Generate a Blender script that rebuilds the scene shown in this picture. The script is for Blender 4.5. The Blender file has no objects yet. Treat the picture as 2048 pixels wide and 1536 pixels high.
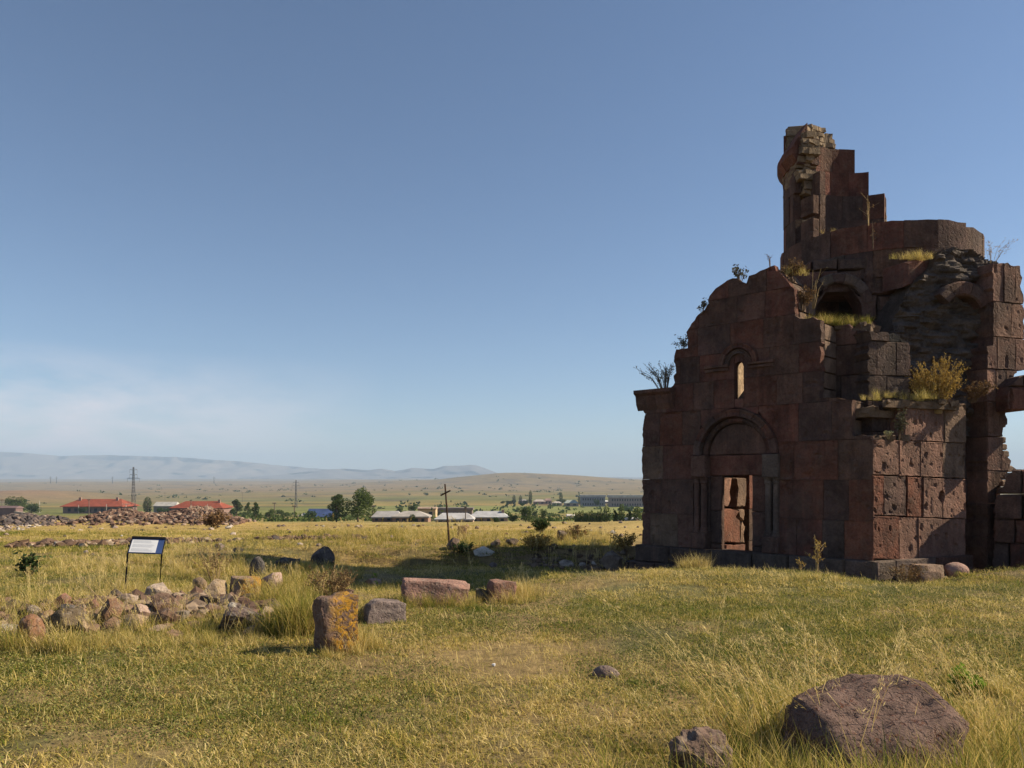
import bpy, bmesh, math, random
import numpy as np
from mathutils import Vector, Matrix, noise as mnoise

# ------------------------------------------------------------------ camera, sky, sun, exposure
F = 1547.0                      # focal length in photo pixels (2048 wide)
HZ = 955.0                      # eye level line in the photo
EYE = 1.6
SUN_AZ = math.radians(6.5)      # measured from +X towards +Y (beyond the ruin)
SUN_EL = math.radians(35.5)
SUN_STRENGTH = 5.0
SKY_STRENGTH = 0.066
EXPOSURE = 0.85
HAZE_DENSITY = 1.55e-4

sc = bpy.context.scene
COL = sc.collection
cam_d = bpy.data.cameras.new('camera')
cam_d.sensor_width = 36.0
cam_d.lens = 36.0 * F / 2048.0
cam_d.shift_y = (HZ - 768.0) / 2048.0
cam_d.clip_start = 0.1
cam_d.clip_end = 60000.0
cam = bpy.data.objects.new('camera', cam_d)
COL.objects.link(cam)
cam.location = (0, 0, EYE)
cam.rotation_euler = (math.radians(90), 0, 0)
sc.camera = cam

world = bpy.data.worlds.new('World')
sc.world = world
world.use_nodes = True
wn = world.node_tree
wn.nodes.clear()
w_out = wn.nodes.new('ShaderNodeOutputWorld')
w_bg = wn.nodes.new('ShaderNodeBackground')
w_sky = wn.nodes.new('ShaderNodeTexSky')
w_sky.sky_type = 'NISHITA'
w_sky.sun_disc = False
w_sky.sun_elevation = SUN_EL
w_sky.sun_rotation = math.pi / 2 - SUN_AZ
w_sky.altitude = 1400.0
w_sky.air_density = 1.0
w_sky.dust_density = 0.7
w_sky.ozone_density = 2.8
w_bg.inputs['Strength'].default_value = SKY_STRENGTH
# thin cloud bank low over the far mountains (a direction-space pattern of the sky itself)
w_tc = wn.nodes.new('ShaderNodeTexCoord')
w_map = wn.nodes.new('ShaderNodeMapping')
w_map.inputs['Scale'].default_value = (5.0, 5.0, 17.0)
w_n = wn.nodes.new('ShaderNodeTexNoise')
w_n.inputs['Scale'].default_value = 1.15
w_n.inputs['Detail'].default_value = 7.0
w_n.inputs['Roughness'].default_value = 0.6
w_r = wn.nodes.new('ShaderNodeMapRange')
w_r.inputs['From Min'].default_value = 0.36
w_r.inputs['From Max'].default_value = 0.60
w_sep = wn.nodes.new('ShaderNodeSeparateXYZ')
w_el = wn.nodes.new('ShaderNodeValToRGB')
w_el.color_ramp.elements[0].position = 0.0
w_el.color_ramp.elements[0].color = (1, 1, 1, 1)
w_el.color_ramp.elements[1].position = 0.15
w_el.color_ramp.elements[1].color = (0, 0, 0, 1)
e = w_el.color_ramp.elements.new(0.085)
e.color = (0.75, 0.75, 0.75, 1)
w_az = wn.nodes.new('ShaderNodeMapRange')
w_az.inputs['From Min'].default_value = -0.16
w_az.inputs['From Max'].default_value = -0.46
w_m1 = wn.nodes.new('ShaderNodeMath'); w_m1.operation = 'MULTIPLY'
w_m2 = wn.nodes.new('ShaderNodeMath'); w_m2.operation = 'MULTIPLY'
w_m3 = wn.nodes.new('ShaderNodeMath'); w_m3.operation = 'MULTIPLY'
w_m3.inputs[1].default_value = 1.0
w_mix = wn.nodes.new('ShaderNodeMix'); w_mix.data_type = 'RGBA'
w_mix.inputs[7].default_value = (8.0, 7.3, 7.6, 1)
L = wn.links.new
L(w_tc.outputs['Generated'], w_map.inputs['Vector'])
L(w_map.outputs['Vector'], w_n.inputs['Vector'])
L(w_n.outputs['Fac'], w_r.inputs['Value'])
L(w_tc.outputs['Generated'], w_sep.inputs['Vector'])
L(w_sep.outputs['Z'], w_el.inputs['Fac'])
L(w_sep.outputs['X'], w_az.inputs['Value'])
L(w_r.outputs['Result'], w_m1.inputs[0]); L(w_el.outputs['Color'], w_m1.inputs[1])
L(w_m1.outputs[0], w_m2.inputs[0]); L(w_az.outputs['Result'], w_m2.inputs[1])
L(w_m2.outputs[0], w_m3.inputs[0])
L(w_m3.outputs[0], w_mix.inputs['Factor'])
L(w_sky.outputs['Color'], w_mix.inputs[6])
L(w_mix.outputs[2], w_bg.inputs['Color'])
L(w_bg.outputs['Background'], w_out.inputs['Surface'])

sun_d = bpy.data.lights.new('sun', 'SUN')
sun_d.energy = SUN_STRENGTH
sun_d.angle = math.radians(0.5)
sun_d.color = (1.0, 0.86, 0.62)
sun = bpy.data.objects.new('sun', sun_d)
COL.objects.link(sun)
sdir = Vector((math.cos(SUN_EL) * math.cos(SUN_AZ), math.cos(SUN_EL) * math.sin(SUN_AZ), math.sin(SUN_EL)))
sun.rotation_euler = sdir.to_track_quat('Z', 'Y').to_euler()
sun.location = (30, 5, 30)

sc.view_settings.view_transform = 'Standard'
sc.view_settings.look = 'None'
sc.view_settings.gamma = 1.0
sc.view_settings.use_curve_mapping = False
sc.view_settings.exposure = EXPOSURE
sc.render.engine = 'CYCLES'
cy = sc.cycles
cy.max_bounces = 6
cy.diffuse_bounces = 3
cy.glossy_bounces = 2
cy.transmission_bounces = 3
cy.transparent_max_bounces = 8
cy.volume_bounces = 0
cy.use_denoising = True
cy.use_fast_gi = False

# ------------------------------------------------------------------ helpers
RNG = random.Random(11)


def tag(o, label=None, cat=None, group=None, kind=None):
    if label: o['label'] = label
    if cat: o['category'] = cat
    if group: o['group'] = group
    if kind: o['kind'] = kind
    return o


def vnoise(x, y, z=0.0, seed=0):
    """smooth value noise in 0..1, vectorised"""
    x, y, z = np.broadcast_arrays(np.asarray(x, float), np.asarray(y, float), np.asarray(z, float))
    xi, yi, zi = np.floor(x), np.floor(y), np.floor(z)
    fx, fy, fz = x - xi, y - yi, z - zi
    fx, fy, fz = fx*fx*(3-2*fx), fy*fy*(3-2*fy), fz*fz*(3-2*fz)
    xi, yi, zi = xi.astype(np.int64), yi.astype(np.int64), zi.astype(np.int64)

    def h(a, b, c):
        n = (a * 374761393 + b * 668265263 + c * 2147483647 + seed * 974634777) & 0xFFFFFFFF
        n = ((n ^ (n >> 13)) * 1274126177) & 0xFFFFFFFF
        n = ((n ^ (n >> 16)) * 2246822519) & 0xFFFFFFFF
        n = n ^ (n >> 15)
        return (n & 0xFFFFFF) / float(0xFFFFFF)
    r = 0
    for dx in (0, 1):
        for dy in (0, 1):
            for dz in (0, 1):
                w = (fx if dx else 1-fx) * (fy if dy else 1-fy) * (fz if dz else 1-fz)
                r = r + w * h(xi+dx, yi+dy, zi+dz)
    return r


def fbm(x, y, z=0.0, seed=0, octv=4, gain=0.5):
    s, a, t = 0.0, 1.0, 0.0
    f = 1.0
    for i in range(octv):
        s = s + a * vnoise(np.asarray(x)*f, np.asarray(y)*f, np.asarray(z)*f, seed+i*17)
        t += a; a *= gain; f *= 2.03
    return s / t


def sstep(a, b, x):
    t = np.clip((np.asarray(x, float) - a) / (b - a), 0, 1)
    return t*t*(3-2*t)


def at(px, py, d):
    """the world point at depth d (metres along +Y) seen at photo pixel px, py"""
    return Vector(((px-1024.0)/F*d, d, EYE + (HZ-py)/F*d))


def mesh_obj(name, verts, faces, mat=None, parent=None, color=None, smooth=None, origin=None):
    """one mesh object; verts in world coordinates, origin at their centre (or given)"""
    v = np.asarray([tuple(p) for p in verts], float).reshape(-1, 3)
    if origin is None:
        mn, mx = v.min(0), v.max(0)
        origin = (mn + mx) / 2
    origin = np.asarray(origin, float)
    me = bpy.data.meshes.new(name)
    me.from_pydata((v - origin).tolist(), [], [tuple(int(i) for i in f) for f in faces])
    me.update()
    if smooth is not None:
        for p in me.polygons: p.use_smooth = True
        if smooth < 179: me.set_sharp_from_angle(angle=math.radians(smooth))
    o = bpy.data.objects.new(name, me)
    COL.objects.link(o)
    if mat: me.materials.append(mat)
    if color is not None: o.color = (color[0], color[1], color[2], 1)
    if parent:
        o.parent = parent
        base = np.array(ABS[parent.name])
    else:
        base = np.zeros(3)
    ABS[o.name] = tuple(origin)
    o.location = origin - base
    return o


ABS = {}


def empty(name, loc):
    o = bpy.data.objects.new(name, None)
    COL.objects.link(o)
    o.location = loc
    o.empty_display_size = 0.2
    ABS[o.name] = tuple(loc)
    return o


class MB:
    """collects pieces to be linked as one mesh"""
    def __init__(self): self.v = []; self.f = []

    def add(self, verts, faces):
        b = len(self.v)
        self.v += [tuple(p) for p in verts]
        self.f += [tuple(b+i for i in f) for f in faces]
        return self

    def box(self, c, s, rz=0.0, rx=0.0, ry=0.0):
        R = Matrix.Rotation(rz, 3, 'Z') @ Matrix.Rotation(ry, 3, 'Y') @ Matrix.Rotation(rx, 3, 'X')
        c = Vector(c)
        vs = [c + R @ Vector((x*s[0]/2, y*s[1]/2, z*s[2]/2)) for z in (-1, 1) for y in (-1, 1) for x in (-1, 1)]
        fs = [(0, 2, 3, 1), (4, 5, 7, 6), (0, 1, 5, 4), (2, 6, 7, 3), (0, 4, 6, 2), (1, 3, 7, 5)]
        return self.add(vs, fs)

    def tube(self, pts, radii, n=6, cap=True):
        pts = [Vector(p) for p in pts]
        if not hasattr(radii, '__len__'): radii = [radii]*len(pts)
        vs = []
        for i, p in enumerate(pts):
            t = (pts[min(i+1, len(pts)-1)] - pts[max(i-1, 0)])
            t = t.normalized() if t.length > 1e-9 else Vector((0, 0, 1))
            a = t.cross(Vector((0, 0, 1)) if abs(t.z) < .9 else Vector((1, 0, 0))).normalized()
            b = t.cross(a)
            for k in range(n):
                an = 2*math.pi*k/n
                vs.append(p + (a*math.cos(an) + b*math.sin(an))*radii[i])
        fs = []
        for i in range(len(pts)-1):
            for k in range(n):
                fs.append((i*n+k, i*n+(k+1) % n, (i+1)*n+(k+1) % n, (i+1)*n+k))
        if cap:
            fs.append(tuple(range(n))[::-1]); fs.append(tuple((len(pts)-1)*n+k for k in range(n)))
        return self.add(vs, fs)

    def build(self, name, mat, parent=None, color=None, smooth=None, origin=None):
        return mesh_obj(name, self.v, self.f, mat, parent, color, smooth, origin)


# ------------------------------------------------------------------ materials
def new_mat(name):
    m = bpy.data.materials.new(name); m.use_nodes = True
    nt = m.node_tree
    b = nt.nodes['Principled BSDF']
    b.inputs['Roughness'].default_value = 0.95
    b.inputs['Specular IOR Level'].default_value = 0.15
    return m, nt, b


def N(nt, typ, **kw):
    n = nt.nodes.new('ShaderNode'+typ)
    for k, v in kw.items():
        if k in ('operation', 'data_type', 'blend_type', 'attribute_name', 'attribute_type', 'feature', 'interpolation_type', 'distance'):
            setattr(n, k, v)
    return n


def noise_n(nt, vec, scale, detail=4, rough=.55, dist=0.0):
    n = nt.nodes.new('ShaderNodeTexNoise')
    n.inputs['Scale'].default_value = scale
    n.inputs['Detail'].default_value = detail
    n.inputs['Roughness'].default_value = rough
    n.inputs['Distortion'].default_value = dist
    if vec is not None: nt.links.new(vec, n.inputs['Vector'])
    return n.outputs['Fac']


def rng_n(nt, val, a, b, c=0.0, d=1.0, smooth=False):
    n = nt.nodes.new('ShaderNodeMapRange')
    if smooth: n.interpolation_type = 'SMOOTHSTEP'
    for k, v in zip(('From Min', 'From Max', 'To Min', 'To Max'), (a, b, c, d)):
        n.inputs[k].default_value = v
    nt.links.new(val, n.inputs['Value'])
    return n.outputs['Result']


def mix_n(nt, fac, a, b, blend='MIX'):
    n = nt.nodes.new('ShaderNodeMix'); n.data_type = 'RGBA'; n.blend_type = blend
    for sock, v in ((n.inputs[0], fac), (n.inputs[6], a), (n.inputs[7], b)):
        if isinstance(v, (int, float)): sock.default_value = v
        elif isinstance(v, (tuple, list)): sock.default_value = (v[0], v[1], v[2], 1)
        else: nt.links.new(v, sock)
    return n.outputs[2]


def math_n(nt, op, a, b=None):
    n = nt.nodes.new('ShaderNodeMath'); n.operation = op
    for i, v in enumerate((a, b)):
        if v is None: continue
        if isinstance(v, (int, float)): n.inputs[i].default_value = v
        else: nt.links.new(v, n.inputs[i])
    return n.outputs[0]


def bump_n(nt, h, strength, dist, bsdf):
    n = nt.nodes.new('ShaderNodeBump')
    n.inputs['Strength'].default_value = strength
    n.inputs['Distance'].default_value = dist
    nt.links.new(h, n.inputs['Height'])
    nt.links.new(n.outputs['Normal'], bsdf.inputs['Normal'])


def obj_coords(nt):
    tc = nt.nodes.new('ShaderNodeTexCoord'); oi = nt.nodes.new('ShaderNodeObjectInfo')
    m = nt.nodes.new('ShaderNodeVectorMath'); m.operation = 'ADD'
    s = math_n(nt, 'MULTIPLY', oi.outputs['Random'], 53.0)
    nt.links.new(tc.outputs['Object'], m.inputs[0]); nt.links.new(s, m.inputs[1])
    return m.outputs[0], oi


def stone_mat(name, scale=1.0, patch=(.3, .25, .2), patch_amt=.35, lich=None, lich_amt=0.0, lich_side=False, bump=1.0, streak=0.0, stain=0.0):
    """weathered stone; the object's own colour is the base, stains run on across the joints"""
    m, nt, b = new_mat(name)
    vec, oi = obj_coords(nt)
    pos = nt.nodes.new('ShaderNodeNewGeometry').outputs['Position']
    n1 = noise_n(nt, vec, 2.2*scale, 6, .6)
    n2 = noise_n(nt, vec, 9*scale, 6, .65, .4)
    n3 = noise_n(nt, vec, 34*scale, 5, .7)
    c = mix_n(nt, 1.0, oi.outputs['Color'], rng_n(nt, n1, .3, .7, .55, 1.5), 'MULTIPLY')
    c = mix_n(nt, 1.0, c, rng_n(nt, n3, .3, .7, .72, 1.28), 'MULTIPLY')
    c = mix_n(nt, math_n(nt, 'MULTIPLY', rng_n(nt, n2, .5, .72), patch_amt), c, patch)
    if stain > 0:
        s1 = noise_n(nt, pos, 1.1, 7, .65, .3)
        s2 = noise_n(nt, pos, 2.7, 7, .7, .2)
        c = mix_n(nt, rng_n(nt, s1, .47, .66, 0, stain), c, (.06, .044, .04))
        c = mix_n(nt, rng_n(nt, s2, .52, .72, 0, .65*stain), c, (.19, .125, .095))
        mp = nt.nodes.new('ShaderNodeMapping'); mp.inputs['Scale'].default_value = (4.5, 4.5, .4)
        nt.links.new(pos, mp.inputs['Vector'])
        s3 = noise_n(nt, mp.outputs['Vector'], 1.0, 6, .65)
        c = mix_n(nt, rng_n(nt, s3, .52, .74, 0, streak), c, mix_n(nt, 1.0, c, (1.9, 1.7, 1.6), 'MULTIPLY'))
        s4 = noise_n(nt, mp.outputs['Vector'], 1.7, 6, .65)
        c = mix_n(nt, rng_n(nt, s4, .54, .74, 0, streak), c, mix_n(nt, 1.0, c, (.42, .4, .42), 'MULTIPLY'))
    else:
        n4 = noise_n(nt, vec, 4.3*scale, 5, .7)
        c = mix_n(nt, rng_n(nt, n4, .56, .74, 0, .75), c, mix_n(nt, 1.0, c, (.36, .34, .36), 'MULTIPLY'))
    if lich:
        n6 = noise_n(nt, vec, 9*scale, 8, .75, .5)
        lf = rng_n(nt, n6, .62-.3*lich_amt, .70-.3*lich_amt)
        if lich_side:      # the lichen grows on one side of the block only
            sp = nt.nodes.new('ShaderNodeSeparateXYZ'); tco = nt.nodes.new('ShaderNodeTexCoord'); nt.links.new(tco.outputs['Object'], sp.inputs[0])
            lf = math_n(nt, 'MULTIPLY', lf, rng_n(nt, math_n(nt, 'ADD', sp.outputs['X'], math_n(nt, 'MULTIPLY', n2, .12)), .03, .12))
        c = mix_n(nt, lf, c, mix_n(nt, rng_n(nt, n3, .4, .6), lich, (lich[0]*.55, lich[1]*.75, lich[2]*1.6)))
    nt.links.new(c, b.inputs['Base Color'])
    pit = rng_n(nt, noise_n(nt, vec, 16*scale, 3, .5), .33, .47)
    h = math_n(nt, 'ADD', math_n(nt, 'MULTIPLY', n2, 1.3), math_n(nt, 'MULTIPLY', n3, .6))
    h = math_n(nt, 'ADD', h, math_n(nt, 'MULTIPLY', pit, .7))
    bump_n(nt, h, .85*bump, .022/scale, b)
    return m


M_TUFF = stone_mat('red_tuff', 1.0, (.16, .115, .09), .38, streak=.6, stain=.55)
M_RUBBLE = stone_mat('dark_rubble', 1.5, (.15, .12, .10), .3)
M_ROCK = stone_mat('field_rock', 1.6, (.33, .28, .24), .5)
M_LICHEN = stone_mat('lichen_rock', 1.6, (.3, .25, .2), .4, lich=(.40, .19, .02), lich_amt=.62, lich_side=True)
M_RUSTY = stone_mat('rust_stained_rock', 2.2, (.26, .2, .18), .6, lich=(.13, .05, .024), lich_amt=.3, bump=1.8)


def flat_mat(name, col, rough=.9, var=.25, scale=3.0, bump=0.0, metal=0.0):
    m, nt, b = new_mat(name)
    vec, oi = obj_coords(nt)
    n1 = noise_n(nt, vec, scale, 5, .6)
    c = mix_n(nt, 1.0, col, rng_n(nt, n1, .3, .7, 1-var, 1+var), 'MULTIPLY')
    nt.links.new(c, b.inputs['Base Color'])
    b.inputs['Roughness'].default_value = rough
    b.inputs['Metallic'].default_value = metal
    if bump: bump_n(nt, n1, bump, .02, b)
    return m


def ocol_mat(name, rough=.9, var=.2, scale=1.0):
    """plain surface in the object's own colour"""
    m, nt, b = new_mat(name)
    vec, oi = obj_coords(nt)
    n1 = noise_n(nt, vec, scale, 5, .65)
    c = mix_n(nt, 1.0, oi.outputs['Color'], rng_n(nt, n1, .3, .7, 1-var, 1+var), 'MULTIPLY')
    nt.links.new(c, b.inputs['Base Color'])
    b.inputs['Roughness'].default_value = rough
    return m


M_PLAIN = ocol_mat('painted_wall')
M_ROOF = ocol_mat('roof_sheet', .75, .3, .6)

# ------------------------------------------------------------------ the ground
_D = np.array([0, 12, 20, 28, 34, 45, 60, 100, 170, 260, 400, 600, 900, 1500, 2500, 4000, 7000, 40000.])
_Z = np.array([0, 0, -.06, -.24, -.52, -1.35, -2.4, -4.2, -7.9, -11.6, -15.4, -19.8, -24.5, -28, -28, -20, -16, -16.])


def g2(x, y, cx, cy, sx, sy):
    return np.exp(-((x-cx)/sx)**2 - ((y-cy)/sy)**2)


def terrain(x, y):
    x = np.asarray(x, float); y = np.asarray(y, float)
    d = np.where(y > 0, np.hypot(x*0.35, y), np.hypot(x*.35, y*.6))
    z = np.interp(d, _D, _Z)
    near = 1 - sstep(26, 45, d)
    # hollow beside the ruin, its bank and the crest in front of it
    h0 = 10.5 + 1.9*sstep(-.4, 1.2, x)
    hol = sstep(h0, h0+1.9, y) * (1 - sstep(17.4, 18.15, y + .35*(vnoise(x*.9, y*.9, 0, 5)-.5))) * sstep(-6.5, -3.0, x) * (1-sstep(9.5, 13, x))
    z = z - (.36 + .10*sstep(0, 2.2, x)) * hol
    z = z + .16 * g2(x, y, 3.2, 11.9, 2.2, 1.3) - .2 * g2(x, y, 6.3, 12.6, 1.1, 1.0)
    z = z + .22 * g2(x, y, 10.2, 13.0, 2.4, 1.6)
    z = z + near * (.09*(fbm(x*.22, y*.22, 0, 3, 3)-.5) + (.06)*(fbm(x*1.3, y*1.3, 0, 7, 3)-.5))
    # stone pile and the two rubble mounds at the left
    z = z + .10 * g2(x, y, -4.6, 8.9, 1.5, .7)
    z = z + (.70 * g2(x, y, -24.6, 39, 1.6, 2.0) + .30 * g2(x, y, -22.4, 39, 1.2, 2.0)) * (0.8+.4*vnoise(x*.8, y*.8, 0, 9))
    z = z + (.92 * g2(x, y, -15.6, 38, 2.3, 2.0) + (.62) * g2(x, y, -19.0, 37, 1.7, 1.6)) * (0.8+.4*vnoise(x*.8, y*.8, 0, 9))
    z = z + .3 * g2(x, y, -10.5, 42, 3.0, 3.0) + .22 * g2(x, y, -3, 40, 4.0, 2.5) + .25*g2(x, y, 6.5, 34, 4, 4)
    # far relief
    far = sstep(300, 1500, d)
    z = z + far * 17 * (fbm(x/420., y/900., 0, 21, 4)-.5)
    z = z + sstep(1200, 3500, d) * 26 * (fbm(x/900., y/1500., 0, 31, 4)-.5)
    z = z + 17 * g2(x, y, -38, 2550, 165, 330) + 24 * g2(x, y, 130, 2650, 330, 420) + 15*g2(x, y, -330, 2900, 420, 500)
    z = z + 15 * g2(x, y, 430, 2600, 330, 420)
    z = z + 11.5 * g2(x, y, -640, 860, 130, 140) + 7 * g2(x, y, -520, 900, 70, 120)
    return z


def gz(x, y): return float(terrain(x, y))


def solve_d(px, py, lo, hi, n=600):
    """depth at which the ground is seen at photo pixel (px, py)"""
    ds = np.exp(np.linspace(math.log(lo), math.log(hi), n))
    zs = terrain((px-1024.0)/F*ds, ds)
    ys = HZ - (zs-EYE)/ds*F
    return float(ds[np.argmin(np.abs(ys-py))])


def ground_pt(px, py, lo=3.0, hi=60.0):
    d = solve_d(px, py, lo, hi)
    x = (px-1024.0)/F*d
    return Vector((x, d, gz(x, d)))


def cover(x, y):
    """albedo of the bare ground sheet, linear rgb"""
    d = np.hypot(x*.35, y)
    n1 = fbm(x*.35, y*.35, 0, 41, 4)
    n2 = fbm(x*1.7, y*1.7, 0, 43, 4)
    straw = np.array([.17, .12, .055]); olive = np.array([.085, .08, .032]); soil = np.array([.14, .095, .06])  # near tones darkened so gaps between the grass blades look shaded
    t = sstep(.38, .62, .6*n1+.4*n2)[..., None]
    c = straw*t + olive*(1-t)
    s = sstep(.6, .75, fbm(x*.8, y*.8, 0, 47, 4))[..., None]
    c = c*(1-.6*s) + soil*.6*s
    # earth bank of the hollow
    bk = (np.exp(-((y-17.75)/.32)**2) * sstep(-1.0, 1.2, x) * (1-sstep(6, 8, x)))[..., None]
    c = c*(1-.8*bk) + np.array([.25, .17, .12])*.8*bk
    # mid field
    mid = sstep(15, 26, d)[..., None]
    gold = np.array([.27, .19, .07])
    gn = sstep(.46, .66, fbm(x*.06, y*.16, 0, 51, 4))[..., None]
    c = c*(1-mid) + mid*(gold*(1-gn*.45)+np.array([.14, .15, .05])*gn*.45)
    # valley and far plain
    fa = sstep(60, 200, d)[..., None]
    band = .5*fbm(x/420., y/130., 0, 61, 4)+.5*fbm(x/260., y/55., 0, 63, 4)
    b2 = fbm(x/90., y/40., 0, 67, 4)
    f1 = np.array([.15, .155, .042]); f2 = np.array([.27, .20, .066]); f3 = np.array([.09, .10, .032]); f4 = np.array([.23, .155, .08])
    ta = sstep(.42, .58, band)[..., None]; tb = sstep(.5, .68, b2)[..., None]
    fc = (f1*ta + f2*(1-ta)); fc = fc*(1-.55*tb)+f3*.55*tb
    pink = (sstep(700, 1800, d))[..., None]*.75
    fc = fc*(1-pink) + (f4*(.75+.5*b2[..., None]))*pink
    lf = (g2(x, y, -640, 860, 230, 190))[..., None]
    fc = fc*(1-lf) + np.array([.22, .14, .10])*(.7+.6*b2[..., None])*lf
    gf = (sstep(300, 345, y)*(1-sstep(520, 570, y))*sstep(-150, -60, x)*(1-sstep(105, 150, x)))[..., None]
    fc = fc*(1-gf) + np.array([.20, .21, .06])*gf
    dk = (sstep(.62, .70, fbm(x/60., y/70., 0, 71, 4))*sstep(350, 700, d))[..., None]
    fc = fc*(1-.55*dk) + np.array([.07, .06, .045])*.55*dk
    return c*(1-fa) + fc*fa


def build_ground():
    r = [0.6]
    while r[-1] < 34: r.append(r[-1]*1.0125)
    while r[-1] < 12000: r.append(r[-1]*1.022)
    r = np.array(r)
    a = np.concatenate([np.radians(np.arange(-48, 48, .27)), np.radians(np.arange(48, 312, 4.0))])
    A, R = np.meshgrid(a, r)
    X = (R*np.sin(A)); Y = (R*np.cos(A))
    Z = terrain(X, Y)
    nr, na = R.shape
    v = np.stack([X, Y, Z], -1).reshape(-1, 3)
    col = cover(X, Y).reshape(-1, 3)
    i = np.arange(nr-1)[:, None]*na; j = np.arange(na)[None, :]; jn = (j+1) % na
    q = np.stack([i+j, i+jn, i+na+jn, i+na+j], -1).reshape(-1, 4)[:, ::-1]
    c = len(v)
    v = np.vstack([v, [[0, 0, gz(0, 0)]]]); col = np.vstack([col, [[.2, .15, .06]]])
    tri = np.stack([np.full(na, c), (np.arange(na)+1) % na, np.arange(na)], -1)[:, ::-1]
    me = bpy.data.meshes.new('ground')
    nl = q.size + tri.size
    me.vertices.add(len(v)); me.vertices.foreach_set('co', v.ravel())
    me.loops.add(nl); me.loops.foreach_set('vertex_index', np.concatenate([q.ravel(), tri.ravel()]).astype(np.int32))
    me.polygons.add(len(q)+len(tri))
    st = np.concatenate([np.arange(len(q))*4, len(q)*4+np.arange(len(tri))*3]).astype(np.int32)
    me.polygons.foreach_set('loop_start', st)
    me.update(calc_edges=True)
    me.polygons.foreach_set('use_smooth', np.ones(len(q)+len(tri), bool))
    at_ = me.attributes.new('cover', 'FLOAT_COLOR', 'POINT')
    col = np.clip(col*(1.25-.4*sstep(60, 250, np.append(np.hypot(X*.35, Y).ravel(), 0)))[:, None], 0, .6)
    at_.data.foreach_set('color', np.hstack([col, np.ones((len(col), 1))]).astype(np.float32).ravel())
    m, nt, b = new_mat('ground_earth')
    at_n = N(nt, 'Attribute', attribute_name='cover', attribute_type='GEOMETRY')
    tc = nt.nodes.new('ShaderNodeTexCoord')
    n1 = noise_n(nt, tc.outputs['Object'], 9, 6, .7)
    n2 = noise_n(nt, tc.outputs['Object'], .5, 6, .65)
    n3 = noise_n(nt, tc.outputs['Object'], .03, 7, .7)
    c = mix_n(nt, 1.0, at_n.outputs['Color'], rng_n(nt, n1, .3, .7, .55, 1.45), 'MULTIPLY')
    c = mix_n(nt, 1.0, c, rng_n(nt, n2, .3, .7, .75, 1.25), 'MULTIPLY')
    c = mix_n(nt, 1.0, c, rng_n(nt, n3, .3, .7, .72, 1.28), 'MULTIPLY')
    nt.links.new(c, b.inputs['Base Color'])
    bump_n(nt, math_n(nt, 'ADD', n1, n2), .6, .05, b)
    me.materials.append(m)
    o = bpy.data.objects.new('ground', me); COL.objects.link(o)
    tag(o, 'dry grassy hilltop falling away to a wide golden plain', 'ground', kind='structure')
    return o


build_ground()

# ------------------------------------------------------------------ far mountains
def ridge(name, pts, d, dep, label, seed, col):
    """a range as a height field: crest through the photo points pts at depth d"""
    xs = np.array([(p[0]-1024.0)/F*d for p in pts]); zs = np.array([EYE+(HZ-p[1])/F*d for p in pts])
    X = np.linspace(xs[0], xs[-1], 420)
    crest = np.interp(X, xs, zs) + (fbm(X/180., 0, 0, seed, 4)-.5)*d*.0016
    T = np.linspace(-1, 1, 41)
    Zb = -40.0
    V = []
    for t in T:
        fall = (1-abs(t))**1.15
        yy = d + t*dep + (0 if abs(t) < 1e-6 else 1)*(fbm(X/260., t*5, 0, seed+3, 3)-.5)*dep*.35
        rough = 1 - .5*(1-fall)*fall*4*(fbm(X/150., t*7, 0, seed+9, 4))
        zz = Zb + (crest-Zb)*fall*np.clip(rough, .3, 1)
        V.append(np.stack([X, yy, zz], -1))
    V = np.array(V); nr, nc = V.shape[:2]
    F_ = [(i*nc+j, i*nc+j+1, (i+1)*nc+j+1, (i+1)*nc+j) for i in range(nr-1) for j in range(nc-1)]
    m, nt, b = new_mat(name+'_slope')
    tc = nt.nodes.new('ShaderNodeTexCoord')
    n = noise_n(nt, tc.outputs['Object'], .006, 6, .6)
    nt.links.new(mix_n(nt, 1.0, col, rng_n(nt, n, .3, .7, .7, 1.3), 'MULTIPLY'), b.inputs['Base Color'])
    o = mesh_obj(name, V.reshape(-1, 3), F_, m, smooth=180, origin=(0, d, 0))
    tag(o, label, 'mountains', kind='structure')
    return o


ridge('mountain_range', [(-900, 900), (-400, 908), (0, 904), (60, 906), (120, 912), (200, 910), (290, 912), (350, 914), (420, 919), (480, 922),
      (540, 929), (600, 934), (680, 941), (800, 946), (1000, 955), (1300, 958), (1700, 962)], 9400, 1500,
      'pale blue mountain range fading into haze at the left of the horizon', 5, (.2, .16, .13))
ridge('mountain_range', [(420, 962), (560, 949), (620, 942), (690, 937), (735, 940), (762, 937), (790, 942), (826, 935), (868, 938), (888, 932), (920, 931), (940, 929),
      (952, 930), (968, 935), (1000, 947), (1060, 949), (1110, 952), (1180, 954), (1280, 955), (1500, 958), (2100, 950), (2600, 945)], 7600, 900,
      'grey blue ridge with a flat topped peak behind the low tan hill', 15, (.15, .13, .12))

from mathutils.geometry import delaunay_2d_cdt

# ------------------------------------------------------------------ ashlar walls
def area2(p):
    return .5*sum(p[i][0]*p[(i+1) % len(p)][1]-p[(i+1) % len(p)][0]*p[i][1] for i in range(len(p)))


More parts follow.
